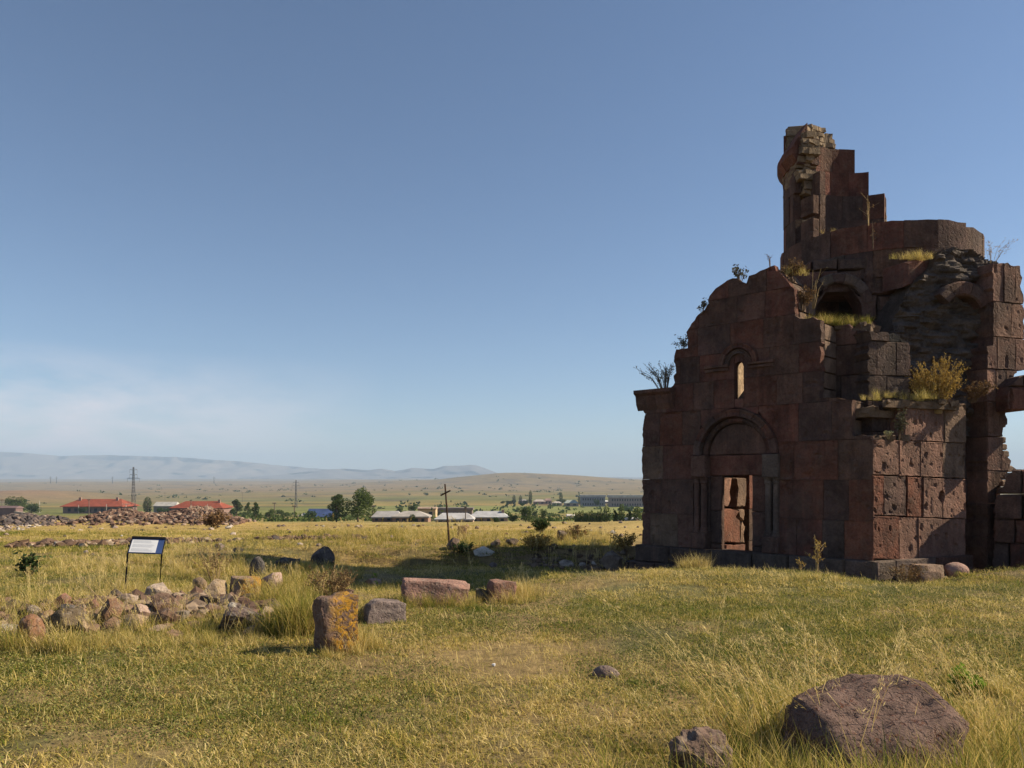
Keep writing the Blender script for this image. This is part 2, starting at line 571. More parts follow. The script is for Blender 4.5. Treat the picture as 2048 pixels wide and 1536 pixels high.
def clip_rect(poly, u0, u1, v0, v1):
    def half(p, ax, val, keep_ge):
        out = []
        for i in range(len(p)):
            a, b = p[i], p[(i+1) % len(p)]
            ia = (a[ax] >= val) if keep_ge else (a[ax] <= val)
            ib = (b[ax] >= val) if keep_ge else (b[ax] <= val)
            if ia: out.append(a)
            if ia != ib:
                t = (val-a[ax])/(b[ax]-a[ax])
                out.append((a[0]+t*(b[0]-a[0]), a[1]+t*(b[1]-a[1])))
        return out
    for ax, val, ge in ((0, u0, True), (0, u1, False), (1, v0, True), (1, v1, False)):
        poly = half(poly, ax, val, ge)
        if len(poly) < 3: return []
    return poly


def pip(u, v, poly):
    r = False; j = len(poly)-1
    for i in range(len(poly)):
        if (poly[i][1] > v) != (poly[j][1] > v) and u < (poly[j][0]-poly[i][0])*(v-poly[i][1])/(poly[j][1]-poly[i][1])+poly[i][0]: r = not r
        j = i
    return r


def nearest(u, v, poly):
    best = None
    for i in range(len(poly)):
        a, b = poly[i], poly[(i+1) % len(poly)]
        dx, dy = b[0]-a[0], b[1]-a[1]
        t = max(0, min(1, ((u-a[0])*dx+(v-a[1])*dy)/(dx*dx+dy*dy+1e-12)))
        q = (a[0]+t*dx, a[1]+t*dy); dd = (q[0]-u)**2+(q[1]-v)**2
        if best is None or dd < best[0]: best = (dd, q)
    return best[1]


def resample(p, step):
    out = []
    for i in range(len(p)):
        a, b = p[i], p[(i+1) % len(p)]
        l = math.hypot(b[0]-a[0], b[1]-a[1])
        if l < .012: continue
        n = max(1, int(l/step))
        for k in range(n): out.append((a[0]+(b[0]-a[0])*k/n, a[1]+(b[1]-a[1])*k/n))
    return out


class Plane:
    """a vertical wall plane from plan point p0 to p1 (left to right as seen from outside)"""
    def __init__(self, p0, p1):
        self.o = Vector((p0[0], p0[1], 0)); d = Vector((p1[0]-p0[0], p1[1]-p0[1], 0))
        self.len = d.length; self.u = d.normalized(); self.n = Vector((self.u.y, -self.u.x, 0))

    def uv(self, px, py):
        a = (px-1024.0)/F
        u = (a*self.o.y-self.o.x)/(self.u.x-a*self.u.y)
        y = self.o.y+u*self.u.y
        return (u, EYE+(HZ-py)/F*y)

    def pt(self, u, v, w=0.0): return self.o + self.u*u + self.n*w + Vector((0, 0, v))

    def back(self, w):
        q = Plane((0, 0), (1, 0)); q.o = self.o - self.n*w; q.u = self.u; q.n = self.n; q.len = self.len
        return q


def block_geo(pl, poly, depth, proud, rng, bev=.014, step=.17, jit=.006, tilt=.014, holes=(), relief=None):
    """one dressed stone: polygon poly on plane pl, worn edges, back at -depth"""
    if area2(poly) < 0: poly = poly[::-1]
    pts = resample(poly, step)
    if len(pts) < 3: return None
    nin = 0; moved = []
    gu = sum(p[0] for p in pts)/len(pts); gv = sum(p[1] for p in pts)/len(pts)
    for (u, v) in pts:
        h = next((h for h in holes if pip(u, v, h)), None)
        if h is not None:
            nin += 1; u, v = nearest(u+(gu-u)*.2, v+(gv-v)*.02, h)
        moved.append((u, v))
    if nin == len(pts): return None
    if abs(area2(moved)) < .004: return None
    cu = sum(p[0] for p in moved)/len(moved); cv = sum(p[1] for p in moved)/len(moved)
    ta, tb = rng.uniform(-tilt, tilt), rng.uniform(-tilt, tilt)
    V, nn = [], len(moved)
    r1, r2 = [], []
    for (u, v) in moved:
        d = math.hypot(u-cu, v-cv)+1e-6
        k = 1-min(.45, (rng.uniform(.0015, .0015+jit))/d)
        u1, v1 = cu+(u-cu)*k, cv+(v-cv)*k
        k2 = 1-min(.5, rng.uniform(.4, 1.3)*bev/d)
        u2, v2 = cu+(u1-cu)*k2, cv+(v1-cv)*k2
        w = proud+ta*(u2-cu)+tb*(v2-cv)
        r1.append((u1, v1, proud-bev*rng.uniform(.7, 1.6))); r2.append((u2, v2, w))
    for (u, v, w) in r1: V.append(pl.pt(u, v, -depth))
    for (u, v, w) in r1: V.append(pl.pt(u, v, w))
    for (u, v, w) in r2: V.append(pl.pt(u, v, w))
    Fc = []
    for k in range(nn):
        k2 = (k+1) % nn
        Fc.append((k, k2, nn+k2, nn+k)); Fc.append((nn+k, nn+k2, 2*nn+k2, 2*nn+k))
    Fc.append(tuple(range(nn))[::-1])
    if relief is None:
        Fc.append(tuple(range(2*nn, 3*nn))); return V, Fc
    # weathered face: hollows, pits and bruises as real relief inside the worn edge
    stp, amp, pit, sd = relief
    ring = [(q[0], q[1]) for q in r2]
    us = [q[0] for q in ring]; vs = [q[1] for q in ring]; pts2 = []
    for uu in np.arange(min(us)+stp*.6, max(us), stp):
        for vv in np.arange(min(vs)+stp*.6, max(vs), stp):
            q = (uu+rng.uniform(-.3, .3)*stp, vv+rng.uniform(-.3, .3)*stp)
            if pip(q[0], q[1], ring):
                e_ = nearest(q[0], q[1], ring)
                if math.hypot(e_[0]-q[0], e_[1]-q[1]) > stp*.45: pts2.append(q)
    if not pts2:
        Fc.append(tuple(range(2*nn, 3*nn))); return V, Fc
    ov, oe, of, oi, _, _ = delaunay_2d_cdt([Vector(q) for q in ring+pts2], [], [list(range(nn))], 1, 1e-6)
    if len(ov) != nn+len(pts2) or not of:
        Fc.append(tuple(range(2*nn, 3*nn))); return V, Fc
    A_ = np.array(pts2)
    hw = amp*2*(fbm(A_[:, 0]*4, A_[:, 1]*4, 0, sd, 3)-.5)-pit*sstep(.84, .90, vnoise(A_[:, 0]*7.5, A_[:, 1]*5.5, 0, sd+3))-pit*.6*sstep(.86, .93, vnoise(A_[:, 0]*17, A_[:, 1]*9, 0, sd+9))
    for (q, h_) in zip(pts2, hw):
        V.append(pl.pt(q[0], q[1], proud+ta*(q[0]-cu)+tb*(q[1]-cv)+h_-.004))
    mp = []
    for k, src_ in enumerate(oi): mp.append(2*nn+src_[0])
    for f_ in of:
        t_ = tuple(mp[k] for k in f_)
        if len(set(t_)) == len(t_): Fc.append(t_)
    return V, Fc


TINTS = dict(red=(.135, .058, .042), brick=(.145, .060, .040), brown=(.115, .064, .049), dark=(.088, .054, .045), tan=(.165, .108, .078), pink=(.165, .092, .070),
             grey=(.12, .09, .075), black=(.042, .038, .04), slate=(.088, .06, .052), sand=(.40, .30, .20))


def tint(rng, names):
    c = TINTS[rng.choice(names)]; k = rng.uniform(.85, 1.12)*.86
    return tuple(min(.9, v*k*rng.uniform(.97, 1.03)) for v in c)


def split_u(u0, u1, wid, rng, forced=()):
    xs = [u0]; u = u0
    stops = sorted([f for f in forced if u0+.05 < f < u1-.05])+[u1]
    for s in stops:
        while s-u > wid[1]*1.25:
            u += rng.uniform(*wid); xs.append(u)
        if s-u > wid[1] and s-u > 2*wid[0]*.8:
            u += (s-u)*rng.uniform(.42, .58); xs.append(u)
        u = s; xs.append(u)
    return xs


def wall(pl, sil, courses, parent, names, seed, wid=(.5, .95), depth=.32, holes=(), forced=(), proud=(0, .022), join=None,
         name='stone_block', mat=None, bev=.014, step=.17, jit=.006, tilt=.014, tintfn=None, fstart=None, jag=0.0, skip=None, relief=None):
    rng = random.Random(seed)
    if jag > 0:      # broken, crumbling outline
        zmin = min(p[1] for p in sil); q = []
        for (u, v) in resample(sil, .07):
            k = jag*(.35+1.3*vnoise(u*2.3, v*2.3, 0, seed)) if v > zmin+.3 else 0
            q.append((u+rng.uniform(-k, k)*.8, v+rng.uniform(-k, k*.6)))
        sil = q
    us = [p[0] for p in sil]; u0, u1 = min(us), max(us)
    made = []
    for i in range(len(courses)-1):
        fo = forced(i) if callable(forced) else forced
        start = u0 - rng.uniform(0, wid[0]) if fstart is None else fstart
        xs = split_u(start, u1+.01, wid, rng, fo)
        for a, b in zip(xs[:-1], xs[1:]):
            lift = rng.uniform(-.015, .015)
            p = clip_rect(sil, a, b, courses[i]+lift*0, courses[i+1])
            if len(p) < 3 or abs(area2(p)) < .012: continue
            if skip and skip((a+b)/2, i): continue
            g = block_geo(pl, p, depth, rng.uniform(*proud), rng, bev, step, jit, tilt, holes, relief)
            if g is None: continue
            if join is not None: join.add(*g); continue
            c = tintfn(rng, (a+b)/2, (courses[i]+courses[i+1])/2) if tintfn else tint(rng, names)
            made.append(mesh_obj(name, g[0], g[1], mat or M_TUFF, parent, c))
    return made


# ------------------------------------------------------------------ the ruined church
CH = empty('church_ruin', (5.4, 14.4, -0.3))
tag(CH, 'roofless red stone church ruin with a broken drum on the right', 'church ruin')
C_ = (6.07, 13.0); L_ = (2.73, 16.2); E_ = (8.23, 14.05)
PA = Plane(L_, C_); PB = Plane(C_, E_)
PX = lambda pl, pts: [pl.uv(*p) for p in pts]

# --- face with the portal
silA = PX(PA, [(1284, 1104), (1286, 1000), (1284, 900), (1287, 856), (1290, 838), (1287, 815), (1281, 792), (1283, 786), (1345, 773), (1350, 765), (1350, 700), (1376, 695),
               (1374, 662), (1392, 634), (1414, 614), (1420, 592), (1430, 578), (1448, 566), (1463, 557), (1478, 561), (1490, 566), (1497, 552), (1510, 545), (1530, 537),
               (1548, 531), (1562, 545), (1572, 557), (1590, 575), (1592, 632), (1618, 634), (1641, 640), (1642, 700), (1640, 795), (1703, 797), (1703, 870), (1745, 873), (1745.9, 1125)])
silA[0] = (silA[0][0], .2); silA[-1] = (PA.len-.005, .2)
uc = PA.uv(1469, 900)[0]
zs = 2.04; R0 = .885
portal = [(uc-R0, .0), (uc+R0, .0)] + [(uc+R0*math.cos(t), zs+R0*math.sin(t)) for t in np.linspace(0, math.pi, 25)]
uw0, zw0 = PA.uv(1468.5, 798); uw1, zw1 = PA.uv(1487, 722)
ucw = (uw0+uw1)/2; rw = (uw1-uw0)/2
slit = [(uw0, zw0), (uw1, zw0)] + [(ucw+rw*math.cos(t), zw1-rw+rw*math.sin(t)) for t in np.linspace(0, math.pi, 9)]
coA = [.2, .86, 1.56, 2.25, 2.93, 3.48, 4.0, 4.55, 5.05, 5.7]


def tintA(rng, u, v):
    if u < .55 and v < 2.6: return tint(rng, ['brown', 'tan', 'grey', 'brown'])
    if u > 3.7 and v < 1.0: return tint(rng, ['red', 'brick', 'slate'])
    if v > 3.4 and u < 1.6: return tint(rng, ['dark', 'brown', 'red'])
    return tint(rng, ['red', 'red', 'brown', 'brown', 'brown', 'red', 'red', 'dark', 'brick'])


wall(PA, silA, coA, CH, None, 5, wid=(.42, .85), depth=.15, holes=[portal],
     skip=lambda u, i: i in (4, 5) and uw0 < u < uw1,
     forced=lambda i: [uc] if i < 4 else ([uw0, uw1] if i < 6 else []), tintfn=tintA, proud=(0, .010), bev=.005, step=.09, jit=.003, tilt=.004, jag=.03, relief=(.05, .009, .03, 3))
for pp in ([(uw0, coA[4]), (uw1, coA[4]), (uw1, zw0), (uw0, zw0)],
           [(uw0, coA[6]), (uw0, zw1-rw)]+[(ucw-rw*math.cos(t), zw1-rw+rw*math.sin(t)) for t in np.linspace(0, math.pi, 9)][1:-1]+[(uw1, zw1-rw), (uw1, coA[6])]):
    g = block_geo(PA, pp, .15, .0, random.Random(6), .007, .1, .003, .004)
    mesh_obj('stone_block', g[0], g[1], M_TUFF, CH, TINTS['red'])
# wall core behind the facing, ragged at the top
core = MB()
silA2 = [(u, v-.02) for (u, v) in silA]
DSH = .55
door = [(PA.uv(1433, 1000)[0]-DSH, -.4), (PA.uv(1501, 1000)[0], -.4), (PA.uv(1501, 1000)[0], 1.75), (PA.uv(1433, 1000)[0]-DSH, 1.75)]
slit2 = [(uw0-.62, zw0-.12), (uw1+.03, zw0-.05), (uw1+.03, zw1+.2), (uw0-.62, zw1+.25)]
ud = (door[0][0]+door[1][0])/2; us_ = (slit2[0][0]+slit2[1][0])/2
wall(PA.back(.16), silA2, list(np.arange(.0, 6, .29)), CH, None, 8, wid=(.25, .55), depth=.7, join=core, holes=[door, slit2],
     forced=[ud, us_], proud=(-.06, .0), bev=.05, jit=.03)
core.build('rubble_core', M_RUBBLE, CH, (.15, .1, .075))['kind'] = 'stuff'

# --- plinth and its lower step
def plinth(pl, u0, u1, z0, z1, proud, seed, names, wid=(.6, 1.1)):
    wall(pl, [(u0, z0), (u1, z0), (u1, z1), (u0, z1)], [z0, z1], CH, names, seed, wid=wid, depth=.3, proud=(proud-.02, proud+.02), name='plinth_block', bev=.03)


plinth(PA, -.12, PA.len+.12, -.14, .2, .12, 21, ['slate', 'grey', 'grey', 'tan'])
plinth(PA, -.25, PA.len+.2, -.55, -.14, .26, 22, ['slate', 'dark', 'black'])
plinth(PB, -.1, PB.len+.05, -.14, .2, .12, 23, ['grey', 'brown', 'tan'])
plinth(PB, -.2, .7, -.6, -.14, .24, 24, ['grey', 'slate'])

# --- cornice stone at the low left corner
a = PA.uv(1281, 800); b = PA.uv(1349, 800)
for k, (ua, ub) in enumerate(((a[0]-.06, (a[0]+b[0])/2), ((a[0]+b[0])/2+.01, b[0]))):
    zt = PA.uv(1315, 779)[1]
    g = MB()
    prof = [(.005, zt-.42), (.07, zt-.3), (.10, zt-.12), (.17, zt-.07), (.17, zt), (-.3, zt)]
    vs = [PA.pt(ua, z, w) for (w, z) in prof]+[PA.pt(ub, z, w) for (w, z) in prof]
    n = len(prof)
    g.add(vs, [(i, (i+1) % n, n+(i+1) % n, n+i) for i in range(n)]+[tuple(range(n))[::-1], tuple(range(n, 2*n))])
    g.build('cornice_stone', M_TUFF, CH, tint(random.Random(k), ['brown']))

# --- portal: two rings of arch stones, tympanum, lintel, jambs, paired colonnettes
def arc_stones(pl, cu, cz, r0, r1, a0, a1, n, w0, w1, seed, names, name='arch_stone', roll=False):
    rng = random.Random(seed)
    for k in range(n):
        t0 = a0+(a1-a0)*k/n+.006; t1 = a0+(a1-a0)*(k+1)/n-.006
        ts = np.linspace(t0, t1, 4)
        prof = [(r0, w0), (r0, w1-.03), (r0+.03, w1), (r1-.03, w1), (r1, w1-.03), (r1, w0)]
        if roll:
            rm, rr = (r0+r1)/2, (r1-r0)/2
            prof = [(r0, w0)]+[(rm-rr*math.cos(q), w1-.05+.05*math.sin(q)+.02*math.sin(3*q)) for q in np.linspace(0, math.pi, 7)]+[(r1, w0)]
        dw = rng.uniform(-.008, .008); m = len(prof); vs = []
        for t in ts:
            for (r, w) in prof: vs.append(pl.pt(cu+r*math.cos(t), cz+r*math.sin(t), w+dw))
        fs = []
        for i in range(3):
            for j in range(m):
                fs.append((i*m+j, i*m+(j+1) % m, (i+1)*m+(j+1) % m, (i+1)*m+j))
        fs += [tuple(range(m))[::-1], tuple(3*m+j for j in range(m))]
        mesh_obj(name, vs, fs, M_TUFF, CH, tint(rng, names))


arc_stones(PA, uc, zs, .72, .87, 0, math.pi, 9, -.3, .075, 31, ['brown', 'red', 'slate', 'brown'], roll=True)
arc_stones(PA, uc, zs, .61, .715, 0, math.pi, 7, -.3, -.03, 32, ['red', 'dark', 'brown'])


def slab(pl, poly, w, depth, name, col, seed, step=.2):
    rng = random.Random(seed)
    g = block_geo(pl, poly, depth, w, rng, .02, step, .006, .004)
    return mesh_obj(name, g[0], g[1], M_TUFF, CH, col)


dl, dr = PA.uv(1437, 1000)[0], PA.uv(1497, 1000)[0]
dtop = PA.uv(1470, 951)[1]
slab(PA, [(uc-.605, zs+.0)]+[(uc+.605*math.cos(t), zs+.605*math.sin(t)) for t in np.linspace(math.pi, 0, 17)]+[(uc+.605, zs)], -.12, .2, 'tympanum', TINTS['brown'], 33)
slab(PA, [(uc-.605, dtop), (uc+.605, dtop), (uc+.605, zs-.004), (uc-.605, zs-.004)], -.115, .3, 'lintel', TINTS['red'], 34)
for (ua, ub, sd) in ((uc-.58, dl, 35), (dr, uc+.58, 36)):
    for k, (za, zb) in enumerate(((-.2, .3), (.3, .95), (.95, dtop-.004))):
        slab(PA, [(ua, za), (ub, za), (ub, zb), (ua, zb)], -.13, .16 if sd == 35 else .75, 'door_jamb', tint(random.Random(sd+k), ['red', 'dark', 'brown']), sd*3+k)
g = MB(); vs = [PA.pt(u, v, w) for w in (-.285, -.17) for (u, v) in ((uc-.8, -.4), (dl-.03, -.4), (dl-.03, dtop+.2), (uc-.8, dtop+.2))]
g.add(vs, [(0, 1, 2, 3), (4, 7, 6, 5), (0, 4, 5, 1), (1, 5, 6, 2), (2, 6, 7, 3), (3, 7, 4, 0)]).build('jamb_backing', M_RUBBLE, CH, TINTS['dark'])  # dark panel added to stop light leaking between the left jamb stones
slab(PA, [(dl-.12, -.3), (dr+.15, -.3), (dr+.15, -.16), (dl-.12, -.16)], .34, .9, 'threshold', TINTS['tan'], 37)
for s in (-1, 1):
    ucap = uc+s*.745
    slab(PA, [(ucap-.165, 1.6), (ucap+.165, 1.6), (ucap+.165, zs-.003), (ucap-.165, zs-.003)], .085, .4, 'impost_block', TINTS['grey'] if s > 0 else TINTS['brown'], 38+s)
    slab(PA, [(ucap-.165, .2), (ucap+.165, .2), (ucap+.165, .52), (ucap-.165, .52)], .08, .4, 'column_base', TINTS['brown'], 40+s)
    slab(PA, [(ucap-.165, .52), (ucap+.165, .52), (ucap+.165, 1.6), (ucap-.165, 1.6)], -.1, .25, 'pier_panel', TINTS['dark'], 43+s)
    for q in (-.075, .075):
        p0 = PA.pt(ucap+q, .52, -.03)
        MB().tube([p0+Vector((0, 0, h)) for h in (0, .04, .05, .09, .10, .96, .97, 1.0, 1.02, 1.08)], [.09, .09, .075, .075, .062, .062, .078, .078, .07, .095], 10).build('colonnette', M_TUFF, CH, TINTS['brown'] if s < 0 else TINTS['grey'], smooth=40)

# --- slit window hood
arc_stones(PA, ucw, zw1-.05, rw+.10, rw+.19, -.05, math.pi+.05, 3, -.1, .055, 51, ['brown', 'slate'], 'window_hood', roll=True)
arc_stones(PA, ucw, zw1-.05, rw+.205, rw+.31, 0, math.pi, 5, -.1, .085, 52, ['red', 'brown'], 'window_hood', roll=True)
for s in (-1, 1):
    c0 = ucw+s*(rw+.10); c1 = ucw+s*(rw+.62)
    for k in range(2):
        slab(PA, [(min(c0, c1), zw1-.16+.07*k), (max(c0, c1), zw1-.16+.07*k), (max(c0, c1), zw1-.10+.07*k), (min(c0, c1), zw1-.10+.07*k)], .05+.02*k, .12, 'hood_return', TINTS['brown'], 55+s+k)

# --- the narrow sunlit face, stone by stone
def blockB(x0, x1, y0, y1, col, seed, holes=(), jl=0, proud=0.0):
    x0 -= .6; x1 += .6; y0 -= .6; y1 += .6
    pts = PX(PB, [(x0, y1), (x1, y1+(x1-x0)*.03), (x1, y0+(x1-x0)*.03), (x0, y0)])
    rng = random.Random(seed)
    g = block_geo(PB, pts, .45, proud+rng.uniform(0, .022), rng, .014, .06, .008, .022, holes, (.03, .010, .035, 21))
    if g: mesh_obj('stone_block', g[0], g[1], M_TUFF, CH, TINTS[col] if isinstance(col, str) else col)


hc = PB.uv(1883, 991); hole_r = [(hc[0]+.075*math.cos(t), hc[1]+.115*math.sin(t)) for t in np.linspace(0, 2*math.pi, 13)[:-1]]
h2 = PB.uv(1771, 962); hole2 = [(h2[0]+.035*math.cos(t), h2[1]+.09*math.sin(t)) for t in np.linspace(0, 2*math.pi, 9)[:-1]]
h3 = PB.uv(1837, 951); hole3 = [(h3[0]+.03*math.cos(t), h3[1]+.07*math.sin(t)) for t in np.linspace(0, 2*math.pi, 9)[:-1]]
h4 = PB.uv(1913, 957); hole4 = [(h4[0]+.04*math.cos(t), h4[1]+.07*math.sin(t)) for t in np.linspace(0, 2*math.pi, 9)[:-1]]
HB = [hole_r, hole2, hole3, hole4]
rows = [
    (800, 878, [(1810, 1888, 'pink'), (1889, 1930, 'tan')]),
    (879, 949, [(1746, 1797, 'pink'), (1798, 1840, 'pink'), (1841, 1885, 'pink'), (1886, 1930, 'tan')]),
    (951, 1030, [(1746, 1766, 'brick'), (1768, 1811, 'dark'), (1814, 1842, 'brick'), (1847, 1884, 'pink'), (1885, 1930, 'pink')]),
    (1032, 1117, [(1746, 1797, 'brick'), (1798, 1835, 'pink'), (1836, 1930, 'pink')]),
]
sd = 200
for y0, y1, bl in rows:
    for x0, x1, c in bl:
        sd += 1
        dy = (x0-1746)*.045
        blockB(x0, x1, y0+dy, y1+dy, c, sd, HB)
wall(PB.back(.3), PX(PB.back(.3), [(1744, 1120), (1934, 1120), (1934, 815), (1744, 815)]), [PB.uv(1746, y)[1] for y in (1120, 1060, 1010, 960, 910, 860, 800)], CH, ['dark', 'brown'], 77, name='inner_block', proud=(-.02, .02), depth=.4)

# --- recessed wall above the corner, arch wall, rubble filling
PM = Plane((4.9, 15.0), (6.6, 13.55))
wall(PM, PX(PM, [(1588, 880), (1588, 640), (1642, 644), (1700, 652), (1752, 664), (1760, 880)]), [1.9, 2.45, 2.95, 3.45, 4.0, 4.6], CH, ['dark', 'slate', 'brown', 'dark'], 81, wid=(.4, .8), depth=.4, proud=(-.02, .02), jag=.05)
PM2 = Plane((6.5, 13.62), (7.9, 13.95))
wall(PM2, PX(PM2, [(1738, 885), (1738, 660), (1800, 668), (1822, 690), (1822, 885)]), [2.0, 2.5, 2.95, 3.4, 4.0, 4.7], CH, ['dark', 'slate', 'black', 'brown'], 82, wid=(.4, .7), depth=.4, proud=(-.03, .02), jag=.05)
# arch wall under the drum ring
PR = Plane((5.45, 15.0), (7.75, 14.72))
au, az = PR.uv(1676, 650); ar = abs(PR.uv(1722, 650)[0]-au); ah = PR.uv(1676, 567)[1]-az
archo = [(au-ar, az-.5), (au+ar*1.05, az-.5)]+[(au+ar*1.05*math.cos(t), az+ah*math.sin(t)) for t in np.linspace(0, math.pi, 15)]
wall(PR, PX(PR, [(1592, 700), (1592, 545), (1620, 520), (1836, 508), (1836, 700)]), [3.6, 4.15, 4.62, 5.1, 5.6, 6.1], CH, ['dark', 'dark', 'brown', 'slate'], 83, wid=(.4, .75), depth=.45, holes=[archo], forced=[au], proud=(-.03, .05), bev=.04, jit=.03)
arc_stones(PR, au, az+ah-ar*1.05, ar*1.05, ar*1.05+.2, .1, math.pi-.1, 7, -.4, .07, 84, ['dark', 'slate', 'grey'])
PK = PR.back(1.0)  # black-toned backing wall added behind the arch so its opening looks dark
wall(PK, PX(PK, [(1590, 720), (1590, 540), (1760, 530), (1760, 720)]), [3.4, 4, 4.6, 5.2, 5.8], CH, ['black', 'dark'], 85, name='inner_block', wid=(.5, .8), depth=.25)
MB().box((6.35, 15.42, 5.3), (1.7, .9, .2), -.12).build('recess_shade_slab', M_RUBBLE, CH, TINTS['dark'])  # unseen slab added over the arch recess to keep daylight out
# lit corner block beside the arch
PQ = Plane((7.25, 14.25), (7.9, 14.58))
wall(PQ, PX(PQ, [(1812, 573), (1813, 524), (1835, 517), (1862, 522), (1864, 548), (1838, 566)]), [4.8, 5.9], CH, ['red'], 86, wid=(.9, 1.2), depth=.5, bev=.05)
# horizontal rubble at the right of it
PF = Plane((7.05, 14.2), (8.95, 14.62))
def eroded_face(pl, sil, step, amp, seed, back=.6):
    """rubble heart of a wall laid bare: one ragged relief with a body behind it"""
    us = [p[0] for p in sil]; vs_ = [p[1] for p in sil]
    U = np.arange(min(us), max(us)+step, step); V_ = np.arange(min(vs_), max(vs_)+step, step)
    gu, gv = np.meshgrid(U, V_)
    warp = .10*(fbm(gu*1.7, gv*1.7, 0, seed+2, 3)-.5)
    strata = fbm(gu*2.2, (gv+warp)*10.5, 0, seed, 4)
    lumps = fbm(gu*2.6+9, gv*4.5, 0, seed+5, 4)
    cell = vnoise(np.floor(gu*4.2+3*vnoise(gu*0, np.floor((gv+warp)*9), 0, seed)), np.floor((gv+warp)*9), 0, seed+8)
    w = amp*((strata-.5)*1.1+(lumps-.5)*1.9+(cell-.5)*.55)
    ins = np.array([[pip(u, v, sil) for u in U] for v in V_])
    idx = -np.ones(gu.shape, int); verts = []
    for r_ in range(gu.shape[0]):
        for c_ in range(gu.shape[1]):
            if ins[r_, c_]: idx[r_, c_] = len(verts); verts.append(pl.pt(gu[r_, c_], gv[r_, c_], w[r_, c_]))
    faces = []
    for r_ in range(gu.shape[0]-1):
        for c_ in range(gu.shape[1]-1):
            q = (idx[r_, c_], idx[r_, c_+1], idx[r_+1, c_+1], idx[r_+1, c_])
            if min(q) >= 0: faces.append(q)
    # skirt running back along the ragged rim
    from collections import Counter
    ec = Counter()
    for f in faces:
        for k in range(4): ec[(f[k], f[(k+1) % 4])] += 1
    n0 = len(verts); mp = {}
    for (x_, y_) in list(ec):
        if (y_, x_) not in ec:
            for t in (x_, y_):
                if t not in mp: mp[t] = len(verts); verts.append(Vector(verts[t])-pl.n*back)
            faces.append((y_, x_, mp[x_], mp[y_]))
    return verts, faces


silF = PX(PF, [(1784, 900), (1784, 668), (1800, 610), (1830, 560), (1868, 530), (1872, 505), (1910, 492), (1948, 497), (1972, 512), (1992, 524), (1996, 560), (1990, 700), (1990, 800), (1950, 790), (1935, 900)])
ev, ef = eroded_face(PF, silF, .026, .17, 91)
mesh_obj('rubble_fill', ev, ef, M_RUBBLE, CH, (.078, .062, .055))['kind'] = 'stuff'
PFb = PF.back(.22)
slab_sil = PX(PFb, [(1790, 900), (1790, 672), (1835, 566), (1875, 510), (1945, 505), (1980, 530), (1980, 800), (1940, 900)])
g = MB(); n = len(slab_sil); vs = [PFb.pt(u, v, w) for w in (0, -.3) for (u, v) in slab_sil]
g.add(vs, [tuple(range(n)), tuple(range(n, 2*n))[::-1]]+[(i, n+i, n+(i+1) % n, (i+1) % n) for i in range(n)]).build('rubble_backing', M_RUBBLE, CH, (.07, .056, .05))
# broken vault stones leaning out over the rubble
arc_stones(PF, PF.uv(1912, 640)[0], PF.uv(1912, 640)[1], .42, .68, .5, 2.5, 5, -.2, .22, 92, ['dark', 'slate', 'brown'], 'vault_stone')

# ledges: earth and small stones lying on the wall tops
def ledge(pts, z, seed, name='ledge_rubble', col=(.14, .095, .065)):
    rng = random.Random(seed); g = MB()
    xs = [p[0] for p in pts]; ys = [p[1] for p in pts]
    for k in range(70):
        x, y = rng.uniform(min(xs), max(xs)), rng.uniform(min(ys), max(ys))
        if not pip(x, y, pts): continue
        s = rng.uniform(.05, .16)
        g.box((x, y, z+rng.uniform(-.06, .03)), (s*1.4, s, s*.8), rng.uniform(0, 3), rng.uniform(-.3, .3), rng.uniform(-.3, .3))
    n = len(pts)
    g.add([(p[0], p[1], z-.14) for p in pts]+[(p[0], p[1], z-.02) for p in pts], [tuple(range(n, 2*n)), tuple(range(n))[::-1]]+[(i, (i+1) % n, n+(i+1) % n, n+i) for i in range(n)])
    o = g.build(name, M_RUBBLE, CH, col); o['kind'] = 'stuff'


ZL1 = PM.uv(1690, 650)[1]
ledge([(5.2, 14.8), (6.4, 13.8), (6.75, 14.35), (5.6, 14.92)], ZL1-.04, 1)
ZL2 = PB.uv(1860, 803)[1]
ledge([(6.3, 13.15), (7.95, 13.75), (8.0, 14.2), (6.6, 13.7)], ZL2, 2)
ledge([(5.85, 13.4), (6.1, 13.2), (6.8, 13.6), (6.3, 13.8)], PA.uv(1700, 806)[1]-.1, 3)
ledge([(6.1, 13.12), (6.85, 13.4), (6.8, 13.65), (6.15, 13.35)], PB.uv(1780, 872)[1]-.05, 4)

# --- the drum: ring and standing fragment
DC = (7.8, 16.5)


def arc_block(th0, th1, ri, ro, z0, z1, rng, name, col, ragged=0.0, mat=None, proud=0.0):
    n = 3; V = []
    ts = np.linspace(th0+.0022, th1-.0022, n+1)
    dr = rng.uniform(-.012, .015)+proud
    for t in ts:
        for (r, z, e) in ((ri, z0, 0), (ro+dr, z0, 0), (ro+dr, z1, 1), (ri, z1, 1)):
            zz = z+(rng.uniform(-ragged, ragged*.4) if e else .004)
            V.append((DC[0]+r*math.cos(t), DC[1]+r*math.sin(t), zz))
    Fc = []
    for i in range(n):
        for j in range(4):
            Fc.append((i*4+j, i*4+(j+1) % 4, (i+1)*4+(j+1) % 4, (i+1)*4+j))
    Fc += [(0, 1, 2, 3)[::-1], tuple(n*4+j for j in range(4))]
    return mesh_obj(name, V, Fc, mat or M_TUFF, CH, col)


